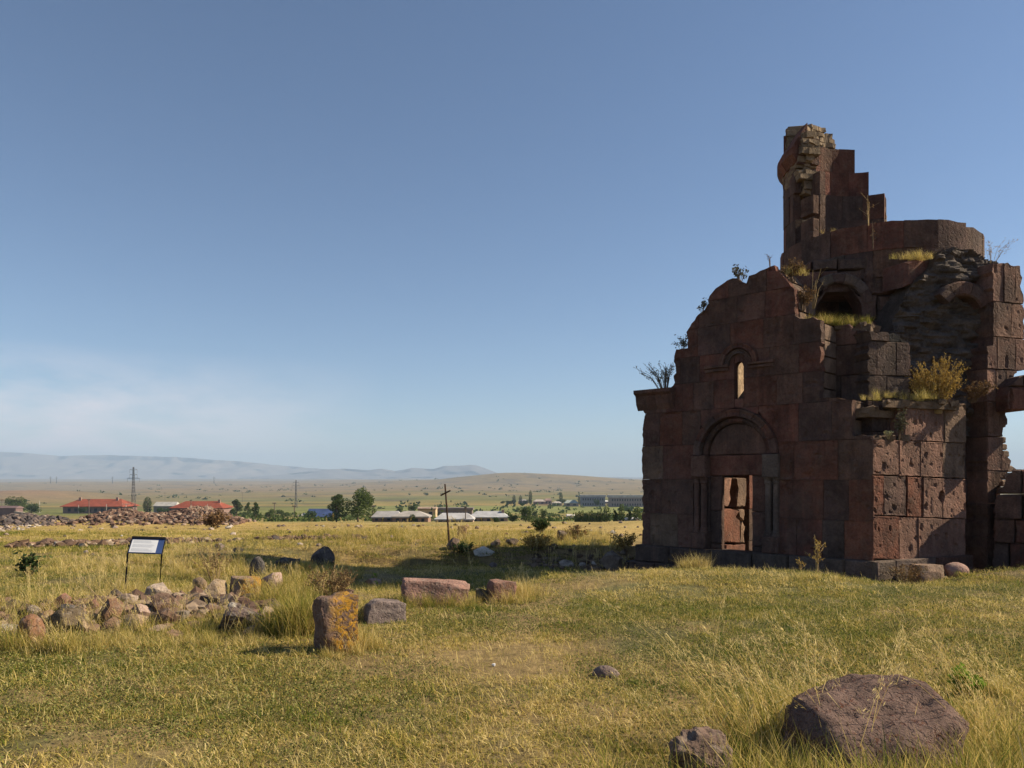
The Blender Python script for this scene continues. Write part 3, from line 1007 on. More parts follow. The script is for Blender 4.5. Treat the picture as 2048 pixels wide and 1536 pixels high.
rng = random.Random(71)
RG = math.radians
for (z0, z1, off, nm) in ((5.42, 5.93, 0, ['dark', 'slate', 'brown', 'grey']), (5.93, 6.46, 9, ['brown', 'red', 'dark', 'brown'])):
    t = 30+off
    while t < 390+off-2:
        w = rng.uniform(15, 23); t1 = min(t+w, 390+off)
        if 390+off-t1 < 7: t1 = 390+off
        mid = (t+t1)/2 % 360
        if 20 < mid < 58: t = t1; continue
        dz = -.05 if 300 < mid < 345 else 0
        arc_block(RG(t), RG(t1), 1.42, 1.95, z0, z1+dz, rng, 'drum_ring_stone', tint(rng, nm), ragged=.03 if z1 > 6 else 0)
        t = t1
# standing fragment of the drum
zc = [6.46, 6.98, 7.52, 8.12]
TOPS = [(59, 72, 8.12), (72, 84, 8.66), (84, 197, 9.2)]
for i, (z0, z1) in enumerate(((6.46, 7.0), (7.0, 7.56), (7.56, 8.12), (8.12, 8.66), (8.66, 9.2))):
    t_lo = 59 if i < 3 else (72 if i == 3 else 84)
    t_hi = [190, 186, 190, 192, 158][i]+rng.uniform(0, 3)
    t = t_lo
    while t < t_hi-1:
        t1 = min(t+rng.uniform(13, 22), t_hi)
        if t_hi-t1 < 7: t1 = t_hi
        # inner and outer leaf of the wall
        arc_block(RG(t), RG(t1), 1.44, 1.62, z0, z1, rng, 'drum_stone', tint(rng, ['brown', 'dark', 'red', 'slate']), ragged=.04 if i == 4 else 0)
        arc_block(RG(t+4 if t > t_lo else t), RG(min(t1+4, t_hi-1)), 1.74, 1.9, z0, z1, rng, 'drum_stone', tint(rng, ['brown', 'red', 'dark']), ragged=.04 if i == 4 else 0)
        t = t1
dcore = MB()
rngc = random.Random(5)


def core_course(t0, t1, ri, ro, z0, z1):
    """one rough course of the drum's rubble heart, with a ragged broken end"""
    t = t0
    while t < t1:
        tb = min(t+rngc.uniform(5, 11), t1)
        ts = np.linspace(RG(t), RG(tb), 3); V = []
        for q in ts:
            for (r, z) in ((ri, z0), (ro, z0), (ro, z1), (ri, z1)):
                V.append((DC[0]+(r+rngc.uniform(-.03, .03))*math.cos(q), DC[1]+(r+rngc.uniform(-.03, .03))*math.sin(q), z+rngc.uniform(-.02, .02)))
        dcore.add(V, [(i*4+j, i*4+(j+1) % 4, (i+1)*4+(j+1) % 4, (i+1)*4+j) for i in range(2) for j in range(4)]+[(3, 2, 1, 0), (8, 9, 10, 11)])
        t = tb+.3


z = 6.46
while z < 9.62:
    h = rngc.uniform(.07, .14)
    end = 196 - 5*abs(math.sin(z*4.1)) + rngc.uniform(-2.0, 2.0)
    if z > 7.9: end += 3
    if z < 7.45: end -= 9
    if z < 8.72:
        t_lo = (62 if z < 8.0 else (74 if z < 8.55 else 86))-rngc.uniform(0, 4.5)
        core_course(t_lo, end, 1.60, 1.76, z, z+h-.01)
        if z > 7.75: core_course(160, end-rngc.uniform(0, 3), 1.46+.1*max(0, z-8.3), 1.9-.3*max(0, z-8.4), z, z+h-.01)
    elif z < 9.15:
        core_course(85.5-rngc.uniform(0, 2.5), 176-(z-8.7)*22+rngc.uniform(-3, 3), 1.5, 1.84, z, z+h-.01)
    else:
        q = z-9.15
        core_course(96+q*30+rngc.uniform(-3, 3), 160-q*62+rngc.uniform(-3, 3), 1.5, 1.82, z, z+h-.01)
    z += h
dcore.build('rubble_core', M_RUBBLE, CH, (.19, .14, .095))['kind'] = 'stuff'
# window jamb standing in the broken end
for k, (z0, z1) in enumerate(((6.46, 6.95), (6.95, 7.42), (7.42, 7.9))):
    arc_block(RG(193), RG(203), 1.46, 1.60, z0, z1, rng, 'window_jamb', tint(rng, ['tan', 'brown']))
    if k < 2: arc_block(RG(196), RG(207), 1.76, 1.9, z0, z1-.1, rng, 'window_jamb', tint(rng, ['brown', 'dark']))
# cornice on the outer side
t = 118
while t < 193:
    t1 = min(t+15, 193)
    n = 3; V = []
    prof = [(1.7, 8.16), (1.92, 8.16), (2.03, 8.32), (2.03, 8.46), (1.97, 8.56), (1.68, 9.0)]
    m_ = len(prof)
    for tt in np.linspace(RG(t)+.004, RG(t1)-.004, n+1):
        for (r, z) in prof: V.append((DC[0]+r*math.cos(tt), DC[1]+r*math.sin(tt), z+rng.uniform(-.01, .01)))
    Fc = [(i*m_+j, i*m_+(j+1) % m_, (i+1)*m_+(j+1) % m_, (i+1)*m_+j) for i in range(n) for j in range(m_)]+[tuple(range(m_))[::-1], tuple(n*m_+j for j in range(m_))]
    mesh_obj('cornice_stone', V, Fc, M_TUFF, CH, tint(rng, ['brown', 'red']))
    t = t1

# --- the tall pier at the right, its springer, the low broken wall, the niche
PD = Plane((8.685, 14.2), (9.85, 14.62))
wall(PD, PX(PD, [(1974, 1140), (1974, 690), (1986, 690), (1985, 528), (2000, 522), (2038, 532), (2043, 556), (2040, 575), (2047, 600), (2052, 740), (2030, 747), (2014, 775), (2012, 830),
                 (2016, 850), (2005, 852), (2004, 905), (2012, 912), (2024, 925), (2012, 948), (1992, 975), (1992, 1140)]),
     [-.6, -.1, .5, 1.12, 1.72, 2.35, 3.0, 3.6, 4.2, 4.85, 5.7], CH, ['pink', 'brown', 'pink', 'brown'], 101, wid=(.25, .5), depth=.6, proud=(0, .02), jag=.03, step=.09, relief=(.05, .009, .025, 13))
PDb = PD.back(.35)
pr = MB()
wall(PDb, PX(PDb, [(1995, 990), (1995, 840), (2014, 845), (2012, 868), (2020, 872), (2014, 900), (2020, 925), (2034, 940), (2034, 990)]), list(np.arange(1, 3, .14)), CH, None, 102, wid=(.2, .4), depth=.4, join=pr, proud=(-.05, .1), bev=.04, jit=.03)
pr.build('rubble_core', M_RUBBLE, CH, (.17, .12, .09))['kind'] = 'stuff'
PS = Plane((9.0, 14.0), (10.4, 14.1))
wall(PS, PX(PS, [(2013, 790), (2022, 768), (2040, 752), (2070, 745), (2130, 745), (2130, 812), (2040, 822), (2014, 822)]), [2.6, 3.25, 3.9], CH, ['brown', 'dark', 'red'], 103, wid=(.3, .45), depth=1.2, name='springer_stone', bev=.05)
PN = Plane((7.6, 15.0), (9.3, 15.25))
wall(PN, PX(PN, [(1900, 1150), (1900, 690), (2000, 690), (2000, 1150)]), [-.6, 0, .7, 1.4, 2.1, 2.8, 3.5, 4.3], CH, ['dark', 'red', 'black'], 104, wid=(.4, .7), name='inner_block', depth=.4)
PL = Plane((8.72, 14.0), (10.5, 12.5))
wall(PL, PX(PL, [(1984, 1165), (1984, 1040), (1990, 985), (2008, 972), (2012, 955), (2030, 930), (2050, 938), (2058, 1005), (2120, 1012), (2200, 1030), (2300, 1060), (2300, 1175)]),
     [-.6, -.05, .42, .85, 1.3, 1.8, 2.4], CH, ['brown', 'dark', 'red', 'dark'], 105, wid=(.35, .6), depth=.8, proud=(-.06, .06), bev=.03, jit=.02, jag=.05)

# --- inner wall seen through the door and the slit, outer return at the left, back wall
PW = Plane((3.95, 15.3), (5.65, 17.6))
ua_, ub_ = PW.uv(1428, 1000)[0], PW.uv(1497, 1000)[0]
wall(PW, [(ua_-.0, 1.75), (2.86, 1.75), (2.86, 5.3), (1.2, 5.4), (.1, 3.6)], [1.75, 2.3, 2.9, 4.3, 5.5], CH, ['tan', 'sand'], 111, wid=(.5, .8), name='inner_block', proud=(-.02, .03), depth=.5)
wall(PW, [(ub_+.01, -.5), (2.86, -.5), (2.86, 1.74), (ub_+.01, 1.74)], [-.5, .2, .9, 1.74], CH, ['dark', 'red'], 114, wid=(.5, .8), name='inner_block', depth=.5)
g = MB(); vs = [PW.pt(u, v, w) for w in (-.34, -.5) for (u, v) in ((ua_-.1, -.5), (ub_+.1, -.5), (ub_+.1, 1.8), (ua_-.1, 1.8))]
g.add(vs, [(0, 1, 2, 3), (4, 7, 6, 5), (0, 4, 5, 1), (1, 5, 6, 2), (2, 6, 7, 3), (3, 7, 4, 0)]).build('inner_backing', M_RUBBLE, CH, TINTS['black'])  # black slab added so the gaps between the inner stones read as shade
INB = [([(1426, 1150), (1449, 1150), (1449, 1094), (1440, 1088), (1426, 1092)], 'tan'), ([(1451, 1146), (1492, 1146), (1491, 1088), (1451, 1089)], 'red'),
       ([(1426, 1086), (1478, 1086), (1478, 1040), (1470, 1033), (1477, 1020), (1462, 1016), (1440, 1020), (1426, 1022)], 'brick'), ([(1480, 1087), (1491, 1087), (1488, 1070), (1491, 1050), (1483, 1040), (1480, 1050)], 'tan'),
       ([(1479, 1036), (1488, 1042), (1491, 1030), (1490, 1018), (1476, 1018)], 'tan'), ([(1426, 1014), (1458, 1014), (1464, 1000), (1462, 985), (1466, 955), (1426, 955)], 'pink'),
       ([(1473, 1015), (1491, 1015), (1494, 990), (1493, 955), (1473, 955), (1476, 975)], 'tan')]
for k, (pp, cn) in enumerate(INB):
    g = block_geo(PW, PX(PW, pp), .3, .0, random.Random(300+k), .03, .07, .02, .05)
    if g: mesh_obj('inner_block', g[0], g[1], M_TUFF, CH, TINTS[cn])
PT = Plane((3.35, 18.6), L_)
wall(PT, [(0, -.5), (2.4, -.5), (2.4, 2.9), (.5, 3.2), (0, 3.1)], [-.5, .2, .86, 1.56, 2.25, 3.3], CH, ['red', 'brown', 'dark'], 112, wid=(.6, .9), proud=(-.05, .0))
PZ = Plane((9.6, 18.75), (5.4, 18.5))
wall(PZ, [(0, -.5), (4.2, -.5), (4.2, 5.4), (2.6, 5.4), (0, 3.0)], [-.5, .2, .9, 1.6, 2.3, 3.0, 3.7, 4.4, 5.4], CH, ['red', 'brown'], 113, wid=(.8, 1.3), name='rear_block', depth=.6)

# ------------------------------------------------------------------ stones lying about
def ico(sub):
    bm = bmesh.new(); bmesh.ops.create_icosphere(bm, subdivisions=sub, radius=1.0)
    v = np.array([p.co[:] for p in bm.verts]); f = [tuple(q.index for q in fc.verts) for fc in bm.faces]
    bm.free(); return v, f


ICO = {k: ico(k) for k in (1, 2, 3, 4, 5)}


def cube_grid(n):
    bm = bmesh.new(); bmesh.ops.create_cube(bm, size=2.0)
    bmesh.ops.subdivide_edges(bm, edges=bm.edges[:], cuts=n, use_grid_fill=True)
    bm.verts.index_update()
    v = np.array([p.co[:] for p in bm.verts]); f = [tuple(q.index for q in fc.verts) for fc in bm.faces]
    bm.free(); return v, f


CUBE = cube_grid(13)


def rock_verts(w, dp, h, seed, kind='angular', sub=4, rough=.12):
    r = np.random.default_rng(seed)
    v, f = ICO[sub]; v = v.copy()
    if kind == 'box':
        v, f = CUBE; v = v.copy()
        p = 22.0; n = (np.abs(v)**p).sum(1)**(1/p); v = v/n[:, None]
        v += .08*np.stack([fbm(v[:, 1]*1.1, v[:, 2]*1.1, v[:, 0]*.6+k*9, seed+k, 2)-.5 for k in range(3)], 1)*2
        v[:, 0] *= 1+.10*r.uniform(-1, 1)*v[:, 2]; v[:, 1] *= 1+.10*r.uniform(-1, 1)*v[:, 2]
        for k in range(9):
            n_ = r.normal(size=3); n_ /= np.linalg.norm(n_)
            hh = r.uniform(1.02, 1.36); dd = np.clip(v@n_-hh, 0, None); v -= dd[:, None]*n_
    elif kind == 'angular':
        for k in range(15):
            n_ = r.normal(size=3); n_ /= np.linalg.norm(n_)
            hh = r.uniform(.42, .8); dd = np.clip(v@n_-hh, 0, None); v -= dd[:, None]*n_*.97
        v /= np.abs(v).max(0)
    else:
        for k in range(9):
            n_ = r.normal(size=3); n_ /= np.linalg.norm(n_)
            hh = r.uniform(.66, .95); dd = np.clip(v@n_-hh, 0, None); v -= dd[:, None]*n_*.8
    o = r.uniform(0, 50)
    if kind == 'angular': rough = rough*.6
    d = (fbm(v[:, 0]*1.6+o, v[:, 1]*1.6, v[:, 2]*1.6, seed, 4)-.5)*2*rough
    d2 = (fbm(v[:, 0]*6+o, v[:, 1]*6, v[:, 2]*6, seed+5, 3)-.5)*rough*.7
    v = v*(1+d+d2)[:, None]
    v = v/np.maximum(np.abs(v).max(0), 1e-6)
    return v*np.array([w/2, dp/2, h/2]), f


def rock(name, label, cat, px0, px1, yt, yb, kind='angular', col=(.2, .16, .13), mat=None, rz=0.0, tilt=(0, 0), dep=.8, sub=4, rough=.12, sink=.18, group=None, d=None, seed=None, smooth=38):
    seed = seed if seed is not None else int(px0*7+yt*3) % 9973
    pc = (px0+px1)/2
    if d is None: d = solve_d(pc, yb, 3, 60)
    x = (pc-1024.0)/F*d
    w = (px1-px0)/F*d; h = (yb-yt)/F*d
    hh = h*(1+sink)
    v, f = rock_verts(w*.98, w*dep, hh, seed, kind, sub, rough)
    R = np.array(Matrix.Rotation(rz, 3, 'Z') @ Matrix.Rotation(tilt[0], 3, 'X') @ Matrix.Rotation(tilt[1], 3, 'Y'))
    v = v@R.T
    z0 = gz(x, d)
    v = v+np.array([x, d+w*dep*.3, z0+h-hh/2])
    if kind == 'angular': smooth = 1 if sub == 2 else 17
    o = mesh_obj(name, v, f, mat or M_ROCK, None, col, smooth=smooth, origin=(x, d+w*dep*.3, z0))
    tag(o, label, cat, group)
    return o


# foreground
big = rock('boulder', 'large rounded rust and grey boulder among tall grass in the bottom right corner', 'boulder', 1558, 2015, 1382, 1600, 'round', (.14, .092, .078), M_RUSTY, .5, (.04, .14), .85, 5, .24, .7, d=3.95, seed=41)
rock('jagged_rock', 'small jagged brown rock half hidden by dry stems at the bottom edge', 'rock', 1338, 1512, 1446, 1590, 'angular', (.15, .10, .08), M_ROCK, .5, (0, 0), .8, 5, .5, .3, d=3.75, seed=9)
rock('flat_stone', 'small grey brown stone lying alone on the short turf', 'stone', 1184, 1242, 1334, 1357, 'round', (.15, .11, .10), M_ROCK, .2, (0, 0), .8, 4, .15, .5)
# cut blocks in the middle
rock('stone_block', 'standing squared block with bright orange lichen on its sunlit side', 'stone', 626, 708, 1190, 1306, 'box', (.14, .09, .07), M_LICHEN, .62, (.05, -.06), .8, 4, .09, .1, seed=5)
rock('stone_slab', 'thick flat dark slab in front of the long pink slab', 'stone', 722, 806, 1202, 1243, 'box', (.17, .13, .12), M_ROCK, .35, (-.06, .08), .9, 4, .09, .3)
rock('stone_slab', 'long pinkish slab overgrown by grass on its left half', 'stone', 796, 940, 1161, 1208, 'box', (.24, .14, .115), M_ROCK, .22, (-.05, .07), .55, 4, .09, .3)
rock('stone_block', 'small square red brown block at the right end of the row', 'stone', 974, 1030, 1160, 1204, 'box', (.2, .11, .085), M_ROCK, .4, (.04, .05), .8, 4, .09, .2)
rock('stone', 'low dark mossy stone tucked against the small square block', 'stone', 942, 982, 1174, 1204, 'angular', (.09, .085, .065), M_ROCK, .2)
rock('stone_block', 'cube shaped stone with orange and lime lichen beside the pale pointed stone', 'stone', 455, 516, 1156, 1203, 'box', (.2, .14, .1), M_LICHEN, .5, (.1, .1), .8, 4, .06, .15, seed=77)
rock('pointed_stone', 'pale pointed stone with a dark left side behind the grass', 'stone', 514, 572, 1136, 1196, 'angular', (.27, .19, .16), M_ROCK, .75, (0, .25), .9, 4, .08, .2, seed=88)
rock('standing_stone', 'shade-toned upright stone behind the pale pointed stone', 'stone', 496, 530, 1113, 1160, 'round', (.06, .055, .055), M_ROCK, .1, (0, .05), .7, 4, .1, .2)  # shade of its backlit side is put into the near-black colour
rock('boulder', 'dark rounded boulder behind the brown dry weeds', 'boulder', 618, 680, 1092, 1132, 'angular', (.085, .068, .062), M_ROCK, .2, (0, 0), .8, 4, .08, .2)  # dark colour carries the shade of the side turned from the sun
rock('stone', 'low shade-toned stone between the upright stone and the dark boulder', 'stone', 545, 610, 1112, 1138, 'angular', (.07, .062, .06), M_ROCK, .2, (0, .1), .6)  # near-black tone stands in for backlit shade
rock('boulder', 'big dark boulder with a bleached white flat top', 'boulder', 412, 524, 1203, 1266, 'angular', (.13, .095, .085), stone_mat('pale_topped_rock', 1.2, (.42, .39, .35), .9), .15, (.05, -.06), .75, 5, .14, .2, seed=31)
# the loose pile at the left
LP = [
    ('white angular stone on top of the pile below the sign', 288, 340, 1169, 1206, (.42, .36, .31), 'angular', 4),
    ('brown stone lying under the white angular stone', 292, 342, 1198, 1232, (.21, .145, .11), 'angular', 9),
    ('small white upright chunk of stone near the sign post', 248, 268, 1195, 1218, (.44, .37, .32), 'box', 14),
    ('grey purple stone left of the white upright chunk', 222, 252, 1192, 1216, (.13, .105, .105), 'angular', 15),
    ('dark stone beside the foot of the left sign post', 214, 242, 1184, 1204, (.12, .1, .09), 'round', 16),
    ('pink and white stone in the middle of the pile', 252, 292, 1214, 1240, (.36, .28, .25), 'angular', 17),
    ('tan flat stone at the front edge of the pile', 238, 292, 1236, 1262, (.31, .235, .16), 'angular', 18),
    ('brown knobbly stone behind the crossing dry stems', 194, 232, 1206, 1250, (.2, .125, .085), 'angular', 19),
    ('red brown stone leaning behind the grey stones', 96, 130, 1196, 1228, (.23, .13, .1), 'angular', 20),
    ('white and rust streaked stone right of the blue grey stone', 148, 170, 1212, 1238, (.38, .29, .23), 'angular', 21),
    ('blue grey stone perched on the dark rounded boulder', 104, 150, 1212, 1236, (.15, .14, .14), 'angular', 22),
    ('dark rounded boulder with olive moss in the left pile', 94, 158, 1228, 1268, (.13, .105, .07), 'round', 23),
    ('tan dome shaped boulder behind the rusty one at far left', 66, 104, 1224, 1264, (.24, .17, .11), 'round', 24),
    ('rusty brown boulder at the left end of the pile', 28, 76, 1240, 1292, (.19, .11, .07), 'round', 25),
    ('pale grey stone behind the tan dome shaped boulder', 46, 78, 1218, 1242, (.3, .26, .235), 'angular', 26),
    ('small tan stone below the dark rounded boulder', 152, 176, 1244, 1268, (.33, .26, .18), 'angular', 27),
    ('flat white stone at the left border of the picture', -22, 26, 1250, 1272, (.4, .38, .34), 'angular', 28),
    ('grey stone right of the brown stone in the pile', 338, 366, 1186, 1206, (.27, .22, .19), 'angular', 29),
    ('grey wedge of stone in the right part of the pile', 342, 374, 1220, 1246, (.22, .2, .18), 'angular', 30),
    ('long weathered tan stone between the pile and the lichen cube', 396, 450, 1170, 1206, (.3, .24, .17), 'angular', 31),
    ('round tan stone on the rust coloured earth', 384, 408, 1160, 1182, (.29, .22, .16), 'round', 32),
    ('dark red stone under the crossing stems', 172, 200, 1204, 1230, (.17, .1, .08), 'angular', 33),
    ('dark brown stone at the foot of the pile near the big boulder', 286, 344, 1228, 1258, (.13, .085, .06), 'angular', 34),
    ('brown stone sunk in grass in front of the pile', 196, 232, 1240, 1264, (.19, .13, .09), 'angular', 35),
]
for lb, x0, x1, y0, y1, c, kd, sd in LP:
    mx_, ex = (x0+x1)/2, (x1-x0)*.62
    rock('stone', lb, 'stone', mx_-ex, mx_+ex, y0-(y1-y0)*.22, y1, kd, (c[0]*.82, c[1]*.75, c[2]*.71), M_ROCK, sd*.7, (math.sin(sd)*.25, math.cos(sd*2)*.25), (.85), 2 if kd == 'angular' else 4, .1, .25, group='loose stones heaped below the sign', seed=sd)
# beyond the hollow
rock('gravestone', 'small reddish upright gravestone with a rounded top right of the cross', 'gravestone', 914, 934, 1051, 1080, 'box', (.26, .15, .1), M_ROCK, .2, (0, .03), .5, 4, .05, .15)
rock('rock', 'dark brown rock at the foot of the leaning cross', 'rock', 892, 922, 1074, 1100, 'angular', (.1, .07, .055), M_ROCK, .2, seed=6)
rock('rock', 'bleached white rock on the far bank of the hollow', 'rock', 944, 992, 1092, 1110, 'angular', (.46, .42, .37), M_ROCK, .2, (0, .05), .6, 4, .1, .3)
rock('rock', 'small brown rock just behind the bleached white rock', 'rock', 980, 1004, 1080, 1094, 'angular', (.16, .11, .08), M_ROCK)
rock('rock', 'low dark rock in the grass right of the bleached rock', 'rock', 1010, 1040, 1077, 1092, 'angular', (.12, .09, .075), M_ROCK)
rock('rock', 'dark pitted rock before the shaded bank near the ruin', 'rock', 1112, 1136, 1060, 1082, 'angular', (.11, .08, .065), M_ROCK)
rock('stone', 'flat pink stone in the grass at the edge of the shaded hollow', 'stone', 728, 766, 1156, 1172, 'angular', (.3, .2, .17), M_ROCK, .3, (0, 0), .7)
rock('rock', 'heap of grey brown broken rock against the left corner of the ruin', 'rock', 1196, 1262, 1102, 1146, 'angular', (.19, .14, .11), M_ROCK, .4, (0, 0), .7, 5, .28, .2, d=17.0)
for k, (x0, x1, y0, y1) in enumerate(((1118, 1150, 1124, 1140), (1148, 1180, 1127, 1140), (1176, 1202, 1126, 1142))):
    rock('stone', ('leftmost', 'middle', 'rightmost')[k]+' of the three pale stones at the foot of the earth bank', 'stone', x0, x1, y0, y1, 'angular', (.33, .27, .23), M_ROCK, k, (0, 0), .6, 3, .12, .3, group='pale stones under the earth bank', d=17.3)
rock('fallen_block', 'squared block fallen against the sunlit face of the ruin', 'stone', 1826, 1894, 1134, 1172, 'box', (.2, .135, .1), M_ROCK, .3, (0, .04), .6, 4, .05, .1, d=12.9)
rock('fallen_block', 'rounded pink block in the grass at the ruin sunlit corner', 'stone', 1892, 1944, 1138, 1170, 'round', (.27, .17, .145), M_ROCK, .1, (0, .05), .7, 4, .05, .15, d=13.05)
rock('litter_scrap', 'tiny white scrap of litter on the turf in the middle', 'litter', 983, 992, 1326, 1334, 'angular', (.7, .7, .75), M_PLAIN, 0, (0, 0), .7, 2, .2, .1)


def rubble(name, label, cat, n, sampler, smin, smax, cols, seed):
    """many loose stones nobody would count, one object; colour per stone"""
    r = np.random.default_rng(seed); V = []; Fc = []; Cc = []
    v0, f0 = ICO[1]
    for k in range(n):
        x, y = sampler(r)
        s = r.uniform(smin, smax)*r.uniform(.6, 1.3)
        v = v0*(1+.35*r.uniform(-1, 1, (len(v0), 1)))*np.array([s, s*.8, s*.65])
        R = np.array(Matrix.Rotation(r.uniform(0, 6.3), 3, 'Z') @ Matrix.Rotation(r.uniform(-.6, .6), 3, 'X'))
        b = len(V)*len(v0)
        V.append(v@R.T+np.array([x, y, gz(x, y)+s*.25]))
        Fc += [tuple(i+b for i in q) for q in f0]
        c = np.array(cols[r.integers(len(cols))])*r.uniform(.75, 1.25)
        Cc.append(np.tile(np.append(c, 1), (len(v0), 1)))
    o = mesh_obj(name, np.vstack(V), Fc, M_RUBCOL)
    a = o.data.attributes.new('cover', 'FLOAT_COLOR', 'POINT'); a.data.foreach_set('color', np.vstack(Cc).astype(np.float32).ravel())
    tag(o, label, cat, kind='stuff'); return o


M_RUBCOL, nt, b_ = new_mat('loose_rubble')
a_ = N(nt, 'Attribute', attribute_name='cover', attribute_type='GEOMETRY'); nt.links.new(a_.outputs['Color'], b_.inputs['Base Color'])


def gauss(cx, cy, sx, sy): return lambda r: (cx+np.clip(r.normal(), -2, 2)*sx, cy+np.clip(r.normal(), -2, 2)*sy)
def line_px(px0, py0, px1, py1, jit, jy=.3):
    a = ground_pt(px0, py0); b = ground_pt(px1, py1)
    def f(r):
        t = r.uniform(); return (a.x+(b.x-a.x)*t+r.normal()*jit, a.y+(b.y-a.y)*t+r.normal()*jy)
    return f


RED = [(.14, .085, .065), (.18, .115, .085), (.105, .065, .05), (.24, .175, .135)]
DRK = [(.085, .07, .07), (.11, .085, .08), (.07, .06, .06), (.16, .12, .1)]
WHT = [(.33, .27, .235), (.26, .2, .17), (.37, .33, .29), (.2, .15, .125)]
BRN = [(.15, .1, .07), (.19, .125, .09), (.11, .08, .062), (.23, .17, .125), (.13, .085, .06)]
rubble('dark_rubble_mound', 'dark heap of rubble on the rise at the far left', 'rubble', 520, gauss(-24.0, 37.8, 1.35, .9), .06, .17, DRK, 1)
rubble('red_rubble_mound', 'long heap of reddish building rubble beyond the sign', 'rubble', 1500, lambda r: ((-15.3+np.clip(r.normal(), -2, 2)*1.2, 36.9+r.normal()*.8) if r.uniform() < .65 else (-18.3+r.normal()*1.0, 36.2+r.normal()*.6)), .05, .17, RED, 2)
rubble('white_rubble', 'strip of pale broken stones below the dark rubble heap', 'rubble', 260, line_px(-60, 1080, 118, 1060, .4, .35), .04, .10, WHT, 3)
rubble('brown_rubble', 'low broken line of brown stones crossing the field behind the sign', 'rubble', 420, line_px(40, 1094, 420, 1084, .3, .25), .05, .14, [(.12, .075, .05), (.17, .11, .075), (.1, .065, .05), (.3, .23, .17)], 4)
rubble('field_stones', 'scattered brown stones in the dry field beyond the hollow', 'rubble', 160, line_px(540, 1080, 720, 1077, .4, .25), .05, .13, [(.1, .065, .045), (.15, .1, .07)], 5)
rubble('small_pile_stones', 'small broken stones between the larger stones of the left pile', 'rubble', 900, lambda r: (-4.9+r.normal()*.9, 8.6+r.normal()*.4) if r.uniform() < .6 else (-3.6+r.normal()*.7, 9.2+r.normal()*.5), .03, .13, BRN+RED, 6)
rubble('bank_stones', 'broken stones sticking out of the earth bank of the hollow', 'rubble', 330, lambda r: (r.uniform(.4, 4.2), 17.5+r.normal()*.28), .04, .11, BRN, 7)
rubble('field_pebbles', 'single stones dotted over the dry field', 'rubble', 240, lambda r: (r.uniform(-24, 8), r.uniform(15, 36)), .03, .12, RED+WHT+DRK, 8)

# ------------------------------------------------------------------ information sign
gl = ground_pt(248, 1182); gr_ = ground_pt(317, 1178)
sg = empty('information_sign', (gl.x+.2, gl.y, gl.z))
tag(sg, 'tilted white information board with a blue band on two black legs', 'information sign')
M_BLK = flat_mat('black_steel', (.012, .012, .014), .5, .1)
M_WHT = flat_mat('white_print', (.74, .74, .76), .6, .02)
M_BLU = flat_mat('blue_print', (.05, .085, .22), .6, .1)
M_TXT = flat_mat('grey_text', (.55, .56, .6), .6, .05)
dS = gl.y
TL, TR, BR, BL = at(266, 1074, dS+.16), at(330, 1076, dS+.16), at(322, 1107, dS-.02), at(256, 1105, dS-.02)
un = ((TR-TL).cross(TL-BL)).normalized(); un = -un if un.y > 0 else un
def quad(mb, p, w0, w1):
    vs = [q+un*w0 for q in p]+[q+un*w1 for q in p]
    mb.add(vs, [(0, 1, 2, 3)[::-1], (4, 5, 6, 7), (0, 1, 5, 4), (1, 2, 6, 5), (2, 3, 7, 6), (3, 0, 4, 7)])
def bil(s, t): return (BL*(1-s)+BR*s)*(1-t)+(TL*(1-s)+TR*s)*t
mb = MB(); quad(mb, [bil(0, 0), bil(1, 0), bil(1, 1), bil(0, 1)], -.02, 0); mb.build('board', M_BLU, sg)
mb = MB(); quad(mb, [bil(.02, .03), bil(.82, .03), bil(.82, .83), bil(.02, .83)], .0005, .003); mb.build('printed_sheet', M_WHT, sg)
mb = MB()
rt = random.Random(4)
for k in range(11):
    t = .77-.065*k
    if k in (3, 7): continue
    quad(mb, [bil(.07, t-.012), bil(.07+rt.uniform(.5, .68), t-.012), bil(.07+rt.uniform(.5, .68), t+.012), bil(.07, t+.012)], .0035, .0045)
mb.build('text_lines', M_TXT, sg)
mb = MB(); quad(mb, [bil(-.02, .9), bil(1.02, .9), bil(1.02, 1.03), bil(-.02, 1.03)], -.025, .012); mb.build('top_rail', M_BLK, sg)
for s, g_ in ((0, gl), (1, gr_)):
    sx = -.015 if s == 0 else 1.015
    p0 = Vector((g_.x, g_.y+.02, g_.z-.1)); p1 = bil(sx, -.03)-un*.012; p2 = bil(sx, 1.0)-un*.012
    MB().tube([p0, p1, p2], [.012, .012, .012], 6).build('leg', M_BLK, sg)
mb = MB(); mb.box(bil(-.04, .45)-un*.01, (.02, .03, .03)); mb.build('clamp', M_BLK, sg)

# ------------------------------------------------------------------ leaning iron cross
gc = ground_pt(899, 1086, 14, 30)
cr = empty('iron_cross', tuple(gc)); tag(cr, 'tall thin rusty cross leaning slightly in the dry grass', 'cross')
M_RUST = flat_mat('rusty_iron', (.06, .035, .025), .85, .3, 8)
dC = gc.y
MB().tube([Vector((gc.x, dC, gc.z-.1)), at(890, 968, dC)], [.028, .022], 6).build('post', M_RUST, cr)
MB().tube([at(881, 991, dC-.05), at(901, 981, dC-.05)], .022, 6).build('crossbar', M_RUST, cr)

